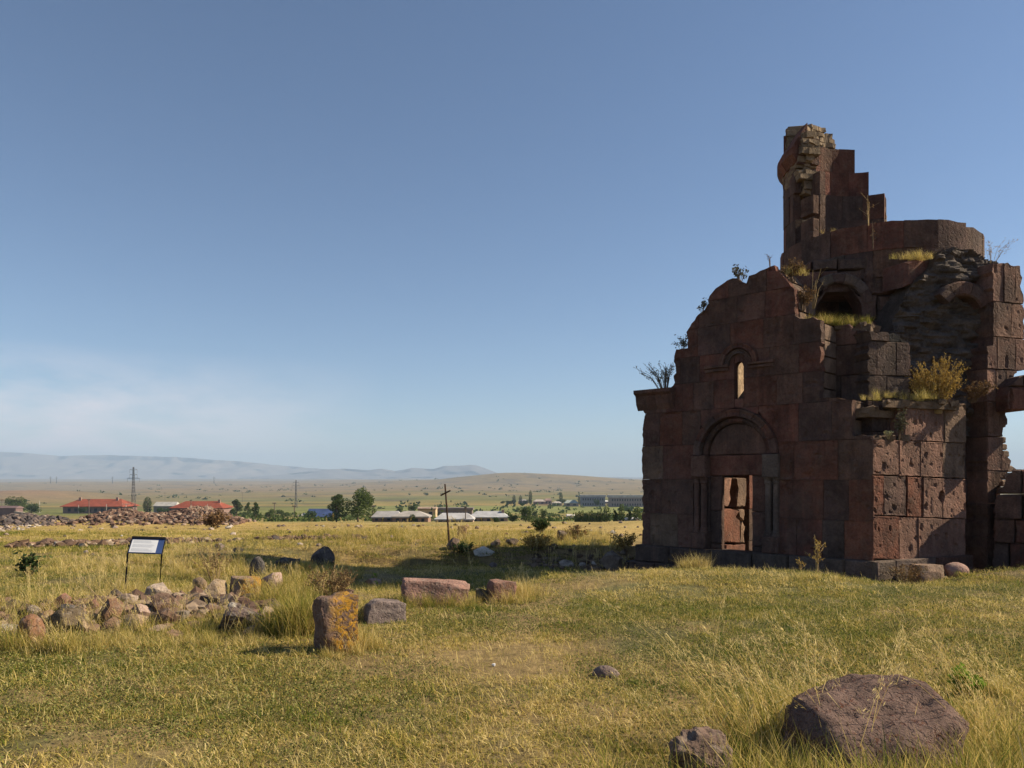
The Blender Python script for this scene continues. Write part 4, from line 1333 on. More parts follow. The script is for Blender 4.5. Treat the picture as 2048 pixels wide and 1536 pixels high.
# ------------------------------------------------------------------ village
def house(name, label, cat, px0, px1, yr, ye, yb, wall_c, roof_c, d=None, hip=.25, wins=0, deep=.55, chim=0, turn=0.0, flat=False, group=None, lo=110, hi=1200):
    pc = (px0+px1)/2
    if d is None: d = solve_d(pc, yb, lo, hi)
    w = (px1-px0)/F*d; dp = max(4.0, w*deep)
    h1 = (yb-ye)/F*d; h2 = max(.15, (ye-yr)/F*d)
    x = (pc-1024)/F*d; z = EYE+(HZ-yb)/F*d
    o = empty(name, (x, d+dp/2, z)); tag(o, label, cat, group)
    R = Matrix.Rotation(turn, 3, 'Z'); O = Vector((x, d+dp/2, z))
    def W(p): return O+R@Vector(p)
    def bx(c, s): 
        m = MB(); vs = [W((c[0]+a*s[0]/2, c[1]+b*s[1]/2, c[2]+e*s[2]/2)) for e in (-1, 1) for b in (-1, 1) for a in (-1, 1)]
        m.add(vs, [(0, 2, 3, 1), (4, 5, 7, 6), (0, 1, 5, 4), (2, 6, 7, 3), (0, 4, 6, 2), (1, 3, 7, 5)]); return m
    bx((0, 0, h1/2-1.0), (w*.94, dp*.9, h1+2.0)).build('wall', M_PLAIN, o, wall_c)
    m = MB(); e = .5*w; f = .5*dp*1.05; hw = e*(1-2*hip)
    if flat:
        bx((0, 0, h1+h2/2), (w, dp, h2)).build('roof', M_ROOF, o, roof_c)
    else:
        vs = [W(p) for p in ((-e, -f, h1), (e, -f, h1), (e, f, h1), (-e, f, h1), (-hw, 0, h1+h2), (hw, 0, h1+h2), (-e, -f, h1-.18), (e, -f, h1-.18), (e, f, h1-.18), (-e, f, h1-.18))]
        m.add(vs, [(0, 1, 5, 4), (1, 2, 5), (2, 3, 4, 5), (3, 0, 4), (6, 7, 1, 0), (7, 8, 2, 1), (8, 9, 3, 2), (9, 6, 0, 3), (9, 8, 7, 6)])
        rf = m.build('roof', M_ROOF, o, roof_c)
        for c in range(chim):
            cx = (-.3+.6*c/(max(1, chim-1)) if chim > 1 else .35)*w
            g = bx((cx, -.1*dp, h1+h2*.9), (w*.025+.3, .6, h2*.7)); g.build('chimney', M_PLAIN, o, (.3, .2, .16))
    if wins:
        rows = 1 if not flat or h1 < 5 else max(1, int(h1/3.0))
        for rr in range(rows):
            zc = h1*(rr+.5)/rows
            for k in range(wins):
                cx = -w*.42+w*.84*(k+.5)/wins
                win = bx((cx, -dp*.45-.03, zc), (w*.84/wins*.45, .12, h1/rows*.45)); wo = win.build('window', M_PLAIN, o, (.04, .045, .055))
    return o


REDR = (.23, .06, .034); GRYR = (.30, .29, .30); PNK = (.22, .145, .125)
house('red_roofed_house', 'long low house with a red hip roof left of the lattice pylon', 'house', 120, 246, 999, 1013, 1027, PNK, REDR, hip=.16, wins=8, chim=2, lo=150)
house('red_roofed_house', 'red hip roofed house right of the lattice pylon with a grey annex', 'house', 338, 446, 1003, 1016, 1029, PNK, REDR, hip=.2, wins=6, chim=1, lo=150)
house('annex', 'low annex with a pale sheet roof left of the second red roofed house', 'house', 305, 352, 1004, 1012, 1026, (.22, .2, .17), (.38, .36, .34), hip=.05, wins=2, lo=150)
house('shed', 'brown shed at the left border below the green bushes', 'shed', -14, 32, 1012, 1016, 1034, (.16, .105, .1), (.15, .1, .1), hip=.02, lo=110)
house('blue_roofed_shed', 'long shed with a deep blue sheet roof beside the tall trees', 'shed', 612, 672, 1018, 1034, 1040, (.2, .2, .2), (.055, .085, .2), hip=.02, lo=110)
house('low_house', 'small low house with a grey white roof in front of the blue shed', 'house', 596, 640, 1026, 1031, 1040, (.35, .32, .28), (.38, .36, .34), hip=.2, lo=110)
house('grey_roofed_house', 'house with a light grey roof right of the big round tree', 'house', 742, 800, 1023, 1034, 1044, PNK, GRYR, hip=.12, wins=4, lo=110)
house('grey_roofed_house', 'pink walled house with a grey hip roof left of the tan building', 'house', 782, 858, 1023, 1033, 1048, (.3, .19, .15), (.33, .3, .28), hip=.3, wins=5, lo=110)
house('tan_building', 'tall tan building with a lit end wall behind the grey hip roof', 'building', 834, 872, 1014, 1017, 1043, (.48, .36, .24), (.3, .22, .17), hip=.02, wins=2, lo=150, deep=.5)
house('long_building', 'long flat brown building behind the white roofed houses', 'building', 868, 946, 1016, 1020, 1036, (.19, .15, .14), (.17, .14, .13), flat=True, wins=9, lo=170)
house('white_roofed_house', 'white sheet roofed house directly right of the cross', 'house', 868, 948, 1027, 1038, 1047, (.33, .24, .2), (.40, .39, .40), hip=.18, wins=5, lo=110)
house('white_roofed_house', 'wide white roofed house with a chimney right of the long flat building', 'house', 936, 1018, 1023, 1034, 1046, (.3, .22, .19), (.38, .38, .40), hip=.2, wins=5, chim=1, lo=130)
house('apartment_block', 'blue grey three storey block right of the far poplars', 'apartment block', 1160, 1212, 990, 994, 1013, (.2, .2, .25), (.38, .36, .38), flat=True, wins=9, lo=450, deep=.25)
house('apartment_block', 'long pink grey apartment block touching the edge of the ruin', 'apartment block', 1216, 1300, 990, 995, 1014, (.25, .195, .2), (.4, .37, .38), flat=True, wins=14, lo=450, deep=.2)
FARH = [(1066, 1092, 999, 1003, 1009, (.42, .36, .32), 'far house with a bright gable roof left of the middle far poplar'), (1088, 1104, 997, 1001, 1009, (.3, .2, .17), 'far brick house beside the bright gable'),
        (1104, 1124, 1003, 1006, 1012, (.45, .4, .36), 'far low house with a pale roof near the field edge'), (1128, 1158, 1000, 1006, 1013, (.33, .36, .33), 'far greenish roofed house left of the blue grey block'),
        (1036, 1056, 999, 1002, 1008, (.36, .33, .32), 'far small house among the leftmost far trees'), (1208, 1218, 1001, 1003, 1007, (.7, .68, .66), 'tiny white hut between the two apartment blocks')]
for x0, x1, yr, ye, yb, c, lb in FARH:
    house('far_house', lb, 'house', x0, x1, yr, ye, yb, (.3, .22, .2), c, wins=2, lo=450)
house('white_hut', 'small white hut left of the poplar row', 'shed', 1134, 1150, 1029, 1031, 1038, (.6, .58, .55), (.55, .5, .47), hip=.02, lo=150)
house('small_shed', 'small grey shed among the trees near the ruin edge', 'shed', 1256, 1282, 1036, 1039, 1048, (.3, .28, .27), (.42, .4, .4), hip=.1, lo=110)
# low garden wall by the brown shed
gw = MB(); A_, B_ = at(30, 1022, 128), at(66, 1028, 122)
q = (B_-A_); q.z = 0; q.normalize(); nn_ = Vector((-q.y, q.x, 0))*.15
gw.add([p+n_ for p in (A_-Vector((0, 0, 3)), B_-Vector((0, 0, 3)), B_, A_) for n_ in (nn_, -nn_)], [(0, 2, 4, 6), (1, 7, 5, 3), (0, 1, 3, 2), (2, 3, 5, 4), (4, 5, 7, 6), (6, 7, 1, 0)])
tag(gw.build('garden_wall', M_PLAIN, None, (.4, .33, .27)), 'pale garden wall running down from the brown shed', 'wall')

# ------------------------------------------------------------------ foliage
def leaf_mat(name, cols, trans=.35):
    m = bpy.data.materials.new(name); m.use_nodes = True; nt = m.node_tree; nt.nodes.clear()
    out = nt.nodes.new('ShaderNodeOutputMaterial')
    bc = N(nt, 'Attribute', attribute_name='bc', attribute_type='GEOMETRY')
    ti = N(nt, 'Attribute', attribute_name='tint', attribute_type='INSTANCER')
    t = math_n(nt, 'ADD', math_n(nt, 'MULTIPLY', math_n(nt, 'SUBTRACT', bc.outputs['Fac'], .5), .75), ti.outputs['Fac'])
    rp = nt.nodes.new('ShaderNodeValToRGB'); nt.links.new(t, rp.inputs['Fac'])
    els = rp.color_ramp.elements
    while len(els) < len(cols): els.new(.5)
    for e_, (p, c) in zip(els, cols): e_.position = p; e_.color = (c[0], c[1], c[2], 1)
    df = nt.nodes.new('ShaderNodeBsdfDiffuse'); tr = nt.nodes.new('ShaderNodeBsdfTranslucent'); mx = nt.nodes.new('ShaderNodeMixShader')
    mx.inputs[0].default_value = trans
    for s in (df, tr): nt.links.new(rp.outputs['Color'], s.inputs['Color'])
    nt.links.new(df.outputs[0], mx.inputs[1]); nt.links.new(tr.outputs[0], mx.inputs[2]); nt.links.new(mx.outputs[0], out.inputs['Surface'])
    return m


GRASS_COLS = [(0.0, (.085, .13, .022)), (.25, (.165, .185, .036)), (.5, (.345, .295, .075)), (.72, (.56, .42, .135)), (1.0, (.72, .58, .28))]
M_GRASS = leaf_mat('grass_blade', GRASS_COLS, .42)


def leaf_obj_mat(name, a, b, trans=.3):
    """leaves without instancing: colour between a and b by the bc attribute"""
    m = leaf_mat(name, [(0.0, a), (1.0, b)], trans)
    nt = m.node_tree
    for n in nt.nodes:
        if n.bl_idname == 'ShaderNodeMath' and n.operation == 'ADD':
            for l in list(n.inputs[1].links): nt.links.remove(l)
            n.inputs[1].default_value = .5
        if n.bl_idname == 'ShaderNodeMath' and n.operation == 'MULTIPLY': n.inputs[1].default_value = 1.0
    return m


M_LEAF = leaf_obj_mat('tree_leaf', (.045, .075, .024), (.125, .155, .05), .3)
M_LEAFD = leaf_obj_mat('dark_tree_leaf', (.028, .05, .02), (.08, .11, .04), .25)
M_BARK = flat_mat('bark', (.12, .085, .06), .95, .3, 6)
M_DRYLEAF = leaf_obj_mat('dry_leaf', (.2, .12, .04), (.48, .34, .1), .3)
M_BROWNLEAF = leaf_obj_mat('brown_leaf', (.10, .06, .035), (.24, .15, .075), .2)
M_GREYLEAF = leaf_obj_mat('grey_leaf', (.06, .06, .04), (.14, .13, .085), .2)
M_LIME = leaf_obj_mat('lime_leaf', (.09, .17, .02), (.24, .34, .05), .4)
M_DRYSTEM = flat_mat('dry_stem', (.36, .26, .13), .9, .3, 8)
M_BRSTEM = flat_mat('brown_stem', (.13, .09, .06), .9, .3, 8)


def set_bc(me, vals):
    a = me.attributes.new('bc', 'FLOAT', 'POINT'); a.data.foreach_set('value', np.asarray(vals, np.float32))


def leaf_cloud_mesh(name, P, size, r, mat, elong=1.6, upward=0.0, bcf=None):
    """one small bent leaf quad at each point"""
    n = len(P); a = r.uniform(0, 2*np.pi, n); el = np.arcsin(np.clip(r.uniform(-1, 1, n)*(1-upward)+upward*.8, -1, 1))
    t = np.stack([np.cos(a)*np.cos(el), np.sin(a)*np.cos(el), np.sin(el)], 1)
    q = r.normal(size=(n, 3)); s = np.cross(t, q); s /= np.linalg.norm(s, axis=1)[:, None]+1e-9
    L_s = (np.asarray(size)*r.uniform(.6, 1.3, n))[:, None]
    v = np.stack([P-t*L_s*elong/2, P+s*L_s*.5, P+t*L_s*elong/2, P-s*L_s*.5], 1).reshape(-1, 3)
    f = np.arange(4*n).reshape(-1, 4)
    me = bpy.data.meshes.new(name); me.from_pydata(v.tolist(), [], f.tolist()); me.update()
    me.materials.append(mat)
    b = r.uniform(0, 1, n) if bcf is None else bcf
    set_bc(me, np.repeat(b, 4))
    return me


def crown_points(kind, n, r):
    if kind == 'poplar':
        z = r.beta(1.2, 1.5, n); rad = .17*np.sqrt(np.sin(np.pi*np.clip(z*.9+.08, 0, 1)))
        a = r.uniform(0, 2*np.pi, n); q = np.sqrt(r.uniform(.2, 1, n))*(1+.35*(fbm(z*9, a*1.5, 0, 3, 2)-.5)*2)
        return np.stack([rad*q*np.cos(a), rad*q*np.sin(a), .06+z*.94], 1)
    K = 15 if kind == 'round' else (6 if kind == 'bush' else 11)
    cs = []
    for k in range(K):
        a = r.uniform(0, 6.28); rr = r.uniform(.12, .36)
        if kind == 'round': cs.append((rr*np.cos(a), rr*np.sin(a), r.uniform(.17, .84), r.uniform(.15, .21)))
        elif kind == 'bush': cs.append((rr*1.3*np.cos(a), rr*1.3*np.sin(a), r.uniform(.25, .72), r.uniform(.2, .3)))
        else:
            zz = k/(K-1); cs.append((.2*(1-zz*.6)*np.cos(a), .2*(1-zz*.6)*np.sin(a), .16+.74*zz, .13*(1.2-zz*.5)))
    cs = np.array(cs); i = r.integers(0, K, n)
    d = r.normal(size=(n, 3)); d /= np.linalg.norm(d, axis=1)[:, None]; d *= (r.uniform(.35, 1, n)**.5)[:, None]
    return cs[i, :3]+d*cs[i, 3:4]


TREES = {}
def tree_meshes(kind, var):
    key = (kind, var)
    if key not in TREES:
        r = np.random.default_rng(100+hash(kind) % 1 + var*7+len(kind))
        n = {'round': 3600, 'bush': 1500, 'poplar': 1300, 'tall': 2600}[kind]
        P = crown_points(kind, n, r)
        cm = leaf_cloud_mesh('crown', P, .03 if kind != 'bush' else .05, r, M_LEAF if var % 2 == 0 else M_LEAFD)
        g = MB(); hh = {'round': .5, 'bush': .3, 'poplar': .8, 'tall': .7}[kind]
        g.tube([(0, 0, -.05), (.006, 0, hh*.5), (0, .008, hh)], [.022, .016, .006], 6)
        for k in range(5):
            a = r.uniform(0, 6.28); zb = hh*r.uniform(.3, .8); l = .25 if kind in ('round', 'bush') else .08
            g.tube([(0, 0, zb), (l*.6*math.cos(a), l*.6*math.sin(a), zb+.1), (l*math.cos(a), l*math.sin(a), zb+.25)], [.01, .007, .003], 5)
        tm = bpy.data.meshes.new('trunk'); tm.from_pydata([tuple(p) for p in g.v], [], g.f); tm.materials.append(M_BARK)
        TREES[key] = (cm, tm)
    return TREES[key]


def tree(name, label, kind, px0, px1, yt, yb, var=0, d=None, group=None, lo=110, hi=1300, cat='tree'):
    pc = (px0+px1)/2
    if d is None: d = solve_d(pc, yb, lo, hi)
    h = (yb-yt)/F*d; w = (px1-px0)/F*d
    nat = {'round': .95, 'bush': 1.15, 'poplar': .36, 'tall': .62}[kind]
    sx = w/nat
    loc = Vector(((pc-1024)/F*d, d, EYE+(HZ-yb)/F*d))
    o = empty(name, loc); tag(o, label, cat, group); o.scale = (sx, sx, h)
    rz = RNG.uniform(0, 6.28); o.rotation_euler = (0, 0, rz)
    cm, tm = tree_meshes(kind, var)
    for nm, me in (('crown', cm), ('trunk', tm)):
        c = bpy.data.objects.new(nm, me); COL.objects.link(c); c.parent = o
    return o


tree('broad_tree', 'tallest broad tree in the middle of the village', 'round', 678, 754, 972, 1044, 0)
tree('broad_tree', 'slimmer leafy tree touching the tallest broad tree on its left', 'tall', 648, 698, 988, 1044, 0)
tree('tree', 'dense dark tree right of the second red roofed house', 'tall', 456, 490, 998, 1036, 1)
tree('tree', 'narrow tree in the gap between two dark trees', 'tall', 486, 504, 1004, 1036, 0)
tree('tree', 'dark conical tree right of the narrow tree', 'tall', 500, 524, 1004, 1042, 1)
tree('bush', 'pale olive bush right of the dark conical tree', 'bush', 528, 550, 1014, 1038, 0, cat='bush')
tree('bush', 'green bush between the two wooden utility poles', 'bush', 550, 580, 1016, 1036, 0, cat='bush')
tree('bush', 'dark round bush before the blue roofed shed', 'bush', 604, 644, 1019, 1042, 1, cat='bush')
tree('poplar', 'single slim poplar left of the pale roofed annex', 'poplar', 286, 304, 994, 1026, 1)
tree('tree', 'light green tree above the brown shed at far left', 'round', 8, 58, 991, 1028, 0)
tree('bush', 'dark green bush right of the light green tree at far left', 'bush', 46, 82, 1004, 1030, 1, cat='bush')
tree('bush', 'low green bushes before the first red roofed house', 'bush', 156, 176, 1012, 1028, 1, cat='bush')
tree('bush', 'small bush at the foot of the lattice pylon', 'bush', 254, 272, 1012, 1028, 0, cat='bush')
tree('bush', 'green bush under the pale roofed annex', 'bush', 312, 340, 1014, 1030, 1, cat='bush')
tree('tree', 'tree behind the two grey roofed houses, the taller one', 'round', 812, 836, 1008, 1034, 1)
tree('tree', 'small tree behind the two grey roofed houses, the left one', 'round', 790, 814, 1013, 1034, 0)
tree('bush', 'small dark bush in front of the pink walled house', 'bush', 814, 834, 1026, 1046, 1, cat='bush')
tree('bush', 'dark bush before the wide white roofed house', 'bush', 978, 1002, 1032, 1050, 1, cat='bush')
tree('bush', 'bush at the right end of the wide white roofed house', 'bush', 1014, 1036, 1026, 1046, 1, cat='bush')
tree('tree', 'dark bushy tree right of the wide white roofed house', 'round', 1036, 1066, 1013, 1046, 1)
tree('tree', 'small round tree standing alone before the green field', 'round', 1080, 1096, 1018, 1042, 1)
tree('tree', 'smaller round tree left of the lone round tree', 'round', 1064, 1076, 1020, 1038, 1)
for k in range(9):
    x = 1152+k*6.2
    tree('poplar', ('leftmost young poplar', 'second young poplar from the left', 'third young poplar from the left', 'fourth young poplar from the left', 'middle young poplar', 'fourth young poplar from the right', 'third young poplar from the right', 'second young poplar from the right', 'rightmost young poplar')[k]+' in the close row right of the white hut', 'poplar', x-4, x+5, 1024-(k % 3)*2, 1050, k % 2, group='poplar row right of the white hut')
for k, (x0, x1, yt) in enumerate(((1204, 1222, 1012), (1222, 1240, 1020), (1236, 1250, 1008), (1250, 1268, 1018), (1264, 1284, 1012))):
    tree('poplar' if k % 2 == 0 else 'tree', ('tall green poplar right of the poplar row', 'leafy tree behind the low grey shed', 'tallest slim poplar near the ruin edge', 'leafy tree just right of the tallest slim poplar', 'poplar half hidden by the ruin edge')[k],
         'poplar' if k % 2 == 0 else 'tall', x0, x1, yt, 1052, k % 2)
for x, yt in ((1028, 990), (1041, 991), (1061, 981), (1122, 984), (1159, 991)):
    tree('far_poplar', {1028: 'leftmost far poplar by the far houses', 1041: 'second far poplar from the left', 1061: 'tallest far poplar above the bright gable', 1122: 'thin dark far poplar above the pale low house', 1159: 'far poplar at the corner of the blue grey block'}[x], 'poplar', x-4, x+4, yt, 1010, 1, lo=450, cat='tree')
for k, (x0, x1, yt, yb) in enumerate(((1010, 1034, 999, 1010), (1044, 1062, 998, 1010), (1110, 1134, 997, 1008), (1186, 1200, 996, 1014), (1000, 1014, 1001, 1008), (845, 858, 984, 992))):
    tree('far_bush', ('far green bush left of the far poplars', 'far bush under the tallest far poplar', 'far bushes behind the pale low house', 'dark bush against the blue grey block', 'small far bush at the green field corner', 'lone dark bush on the plain behind the cross')[k], 'bush', x0, x1, yt, yb, 1, lo=450, hi=2500, cat='bush')

# gardens and thickets between the houses
rs = np.random.default_rng(19); P = []; S = []
for k in range(150):
    px = rs.uniform(430, 1290); d = rs.uniform(125, 300)
    if fbm(px/70., d/60., 0, 3, 3) < .47: continue
    x = (px-1024)/F*d; s = rs.uniform(.5, 1.3)
    q = rs.normal(size=(60, 3))*np.array([s*1.6, s, s*.5]); q[:, 2] = np.abs(q[:, 2]); P.append(q+np.array([x, d, gz(x, d)])); S.append(np.full(60, .45))
me = leaf_cloud_mesh('thicket', np.vstack(P), np.concatenate(S), rs, M_LEAF)
o = bpy.data.objects.new('thicket', me); COL.objects.link(o); tag(o, 'low green thickets and gardens between the village houses', 'bushes', kind='stuff')

# far scrub specks on the plain
rs = np.random.default_rng(9); SP = []
while len(SP) < 420:
    d = math.exp(rs.uniform(math.log(320), math.log(3000))); x = rs.uniform(-.75, .75)*d
    if fbm(x/160., d/160., 0, 5, 3) < .5: continue
    SP.append((x, d, gz(x, d)+.4, rs.uniform(.6, 1.6)*(1+d/1500)))
SP = np.array(SP); P = []; S = []
for x, y, z, s in SP:
    q = rs.normal(size=(14, 3))*np.array([s, s, s*.5]); P.append(q+np.array([x, y, z])); S.append(np.full(14, s*.9))
me = leaf_cloud_mesh('scrub', np.vstack(P), np.concatenate(S), rs, M_LEAFD)
o = bpy.data.objects.new('scrub', me); COL.objects.link(o); tag(o, 'sparse dark scrub dotted over the far plain', 'scrub', kind='stuff')

# ------------------------------------------------------------------ poles and pylons
M_WOOD = flat_mat('grey_wood', (.14, .11, .09), .9, .25, 4)
M_CONC = flat_mat('pale_concrete', (.45, .42, .38), .9, .15, 3)
M_STEEL = flat_mat('dull_steel', (.12, .12, .13), .6, .15, 2)
def pole(label, px, yt, yb, arm=0, mat=None, thick=.16, lo=110, hi=900, name='utility_pole', d=None):
    d = d or solve_d(px, yb, lo, hi); h = (yb-yt)/F*d
    loc = Vector(((px-1024)/F*d, d, EYE+(HZ-yb)/F*d)); o = empty(name, loc); tag(o, label, 'utility pole')
    MB().tube([loc+Vector((0, 0, -1)), loc+Vector((0, 0, h))], [thick, thick*.7], 6).build('post', mat or M_WOOD, o)
    if arm:
        aw = arm/F*d
        MB().box(loc+Vector((0, -thick, h*.93)), (aw, .12, .16)).build('crossarm', mat or M_WOOD, o)
        m = MB()
        for s in (-.9, -.45, .45, .9): m.tube([loc+Vector((s*aw/2, -thick, h*.94)), loc+Vector((s*aw/2, -thick, h*.94+.3))], .06, 5)
        m.build('insulators', mat or M_WOOD, o)
    return o


pole('dark pole with a crossarm at the left border', 4, 998, 1032, 10)
pole('short pale post left of the first red roofed house', 79, 1002, 1026, 0, M_CONC)
pole('dark pole in front of the first red roof', 178, 998, 1028, 6)
pole('pale thin post under the right end of the first red roof', 157, 1010, 1028, 0, M_CONC, .1)
pole('post at the right end of the first red roofed house', 213, 1008, 1028, 0, M_CONC, .1)
pole('pale double post with a wide crossarm left of the lattice pylon', 252, 1007, 1028, 16, M_CONC, .14)
pole('dark pole on the plain above the pale annex', 330, 985, 1004, 6, lo=250)
pole('dark pole in front of the second red roof', 382, 999, 1030, 5)
pole('pale post under the right end of the second red roof', 415, 1008, 1030, 0, M_CONC, .1)
pole('thin pole on the plain above the dark trees', 485, 984, 1004, 7, lo=250)
pole('left wooden pole of the two by the green bush', 549, 1005, 1036, 7)
pole('right wooden pole of the two by the green bush', 589, 1011, 1040, 8)
pole('wooden pole with a crossarm right of the tallest broad tree', 746, 1011, 1042, 9)
pole('thin pole rising before the white roofed houses', 931, 1015, 1046, 4, None, .1)
pole('pale post in front of the dark bushy tree', 1052, 1014, 1046, 0, M_CONC, .1)


def pylon(label, px, yt, yb, arms, lo, hi, d=None, r=.085):
    d = d or solve_d(px, yb, lo, hi); h = (yb-yt)/F*d
    x, z = (px-1024)/F*d, EYE+(HZ-yb)/F*d
    o = empty('lattice_pylon', (x, d, z)); tag(o, label, 'pylon'); B = Vector((x, d, z))
    m = MB(); w0, w1 = h*.042, h*.010
    lev = [0, .22, .42, .58, .7, .8, .88, .94, 1.0]; cn = ((-1, -1), (1, -1), (1, 1), (-1, 1))
    def c(k, t): w = w0+(w1-w0)*min(1, t*1.15); return B+Vector((cn[k][0]*w, cn[k][1]*w, h*t))
    for k in range(4):
        m.tube([c(k, 0)-Vector((0, 0, 1.5)), c(k, .5), c(k, 1)], [r, r*.9, r*.7], 4)
        for a, b in zip(lev[:-1], lev[1:]):
            m.tube([c(k, a), c((k+1) % 4, b)], r*.5, 3); m.tube([c((k+1) % 4, a), c(k, b)], r*.5, 3)
    m.build('tower', M_STEEL, o)
    for (t, l) in arms:
        a = MB(); p = B+Vector((0, 0, h*t))
        for s in (-1, 1):
            a.tube([p, p+Vector((s*l, 0, .3))], r*.6, 4); a.tube([p+Vector((0, 0, h*.03)), p+Vector((s*l, 0, .3))], r*.5, 4)
            a.tube([p+Vector((s*l, 0, .3)), p+Vector((s*l, 0, -1.3))], r*.5, 4)
        a.build('crossarm', M_STEEL, o)
    return o


pylon('tall steel lattice pylon between the two red roofed houses', 267, 934, 1026, [(.74, 2.6), (.82, 1.6), (.93, 1.6)], 250, 420)
pylon('smaller lattice pylon on the plain left of the tall trees', 592, 960, 1016, [(.78, 2.4), (.9, 1.8)], 400, 600)
for px, lb in ((225, 'tiny far pylon left of the tall steel pylon'), (113, 'right one of two tiny far pylons at the left'), (101, 'left one of two tiny far pylons at the left'), (428, 'tiny far pylon right of the tall steel pylon')):
    pylon(lb, px, 953, 966, [(.7, 5), (.85, 4)], 1000, 3500, d=2600, r=.3)

# ------------------------------------------------------------------ grass and weeds
def blades_mesh(name, n, hmin, hmax, spread, width, lean, r, mat, segs=2, curl=.5, wind=(0, 0), bias=None):
    """a tuft of bent tapering blades"""
    a = r.uniform(0, 2*np.pi, n); rad = spread*np.sqrt(r.uniform(0, 1, n))
    b = np.stack([rad*np.cos(a), rad*np.sin(a), np.zeros(n)-.01], 1)
    da = r.uniform(0, 2*np.pi, n); le = np.abs(r.normal(0, lean, n))
    dv = np.stack([np.cos(da)*np.tan(np.clip(le, 0, 1.2))+wind[0], np.sin(da)*np.tan(np.clip(le, 0, 1.2))+wind[1], np.ones(n)], 1)
    dv /= np.linalg.norm(dv, axis=1)[:, None]
    h = r.uniform(hmin, hmax, n)[:, None]
    side = np.stack([-np.sin(da+r.uniform(-1.2, 1.2, n)), np.cos(da+r.uniform(-1.2, 1.2, n)), np.zeros(n)], 1)
    w = width*r.uniform(.6, 1.4, n)[:, None]
    cdir = dv*np.array([1, 1, 0]); cdir /= np.linalg.norm(cdir, axis=1)[:, None]+1e-6
    cu = (curl*r.uniform(.1, 1.2, n))[:, None]
    rows = []
    for i in range(segs+1):
        t = i/segs
        c = b+dv*h*t+cdir*h*cu*t*t*.7-np.array([0, 0, 1])*h*cu*t*t*.45
        ww = w*(1-t*.75)
        if i < segs: rows.append(np.stack([c-side*ww/2, c+side*ww/2], 1))
        else: rows.append(c[:, None, :])
    k = 2*segs+1
    V = np.concatenate(rows, 1).reshape(-1, 3)
    fs = []
    base = np.arange(n)*k
    for i in range(segs-1):
        fs += np.stack([base+2*i, base+2*i+1, base+2*i+3, base+2*i+2], 1).tolist()
    i = segs-1
    fs += np.stack([base+2*i, base+2*i+1, base+2*segs], 1).tolist()
    me = bpy.data.meshes.new(name); me.from_pydata(V.tolist(), [], fs); me.update(); me.materials.append(mat)
    set_bc(me, np.repeat(r.uniform(0, 1, n) if bias is None else np.clip(r.normal(bias, .25, n), 0, 1), k))
    return me


def stalk_mesh(name, h, n, r, mat, lean=.35, head=True, spread=.06):
    """tall dry grass stalks with loose seed heads"""
    V = []; Fc = []; bc = []
    for s in range(n):
        a = r.uniform(0, 6.28); p0 = np.array([spread*math.cos(a), spread*math.sin(a), -.02]); hh = h*r.uniform(.7, 1.1)
        l = lean*r.uniform(.5, 1.35); lx, ly = -math.sin(l)+r.normal()*.12, r.normal()*.14
        pts = []
        for i in range(6):
            t = i/5
            pts.append(p0+np.array([lx*hh*t*(.75+.35*t), ly*hh*t, hh*t*math.cos(l)*(1-.12*t*t)]))
        b_ = r.uniform(.45, 1)
        for i in range(5):
            w0, w1 = .0026*(1-.12*i), .0026*(1-.12*(i+1))
            for ax in (0, 1):
                o_ = len(V); e0 = np.array([w0, 0, 0]) if ax == 0 else np.array([0, w0, 0]); e1 = e0*w1/w0
                V += [pts[i]-e0, pts[i]+e0, pts[i+1]+e1, pts[i+1]-e1]; Fc.append((o_, o_+1, o_+2, o_+3)); bc += [b_]*4
        if head:
            d_ = pts[5]-pts[4]; d_ /= np.linalg.norm(d_)
            for k in range(26):
                t = k/25; c = pts[5]-d_*.16*(1-t)*h; g = r.normal(size=3)*.010*(1.3-t)*h*2
                o_ = len(V); u_ = d_*.012+r.normal(size=3)*.004; q = np.cross(d_, r.normal(size=3)); q = q/np.linalg.norm(q)*.0022
                V += [c+g-u_, c+g+q, c+g+u_, c+g-q]; Fc.append((o_, o_+1, o_+2, o_+3)); bc += [min(1, b_+.1)]*4
        if r.uniform() < .6:   # one dry hanging leaf
            i = r.integers(1, 4); c = pts[i]; ld = np.array([r.normal(), r.normal(), .4]); ld /= np.linalg.norm(ld); L2 = r.uniform(.12, .28)*h
            q = np.cross(ld, (0, 0, 1.)); q = q/np.linalg.norm(q)*.0035; m_ = c+ld*L2*.5+np.array([0, 0, .02]); e_ = c+ld*L2-np.array([0, 0, L2*.5])
            o_ = len(V); V += [c-q, c+q, m_+q, m_-q, e_]; Fc += [(o_, o_+1, o_+2, o_+3), (o_+3, o_+2, o_+4)]; bc += [b_]*5
    me = bpy.data.meshes.new(name); me.from_pydata([tuple(v) for v in V], [], Fc); me.update(); me.materials.append(mat); set_bc(me, bc)
    return me


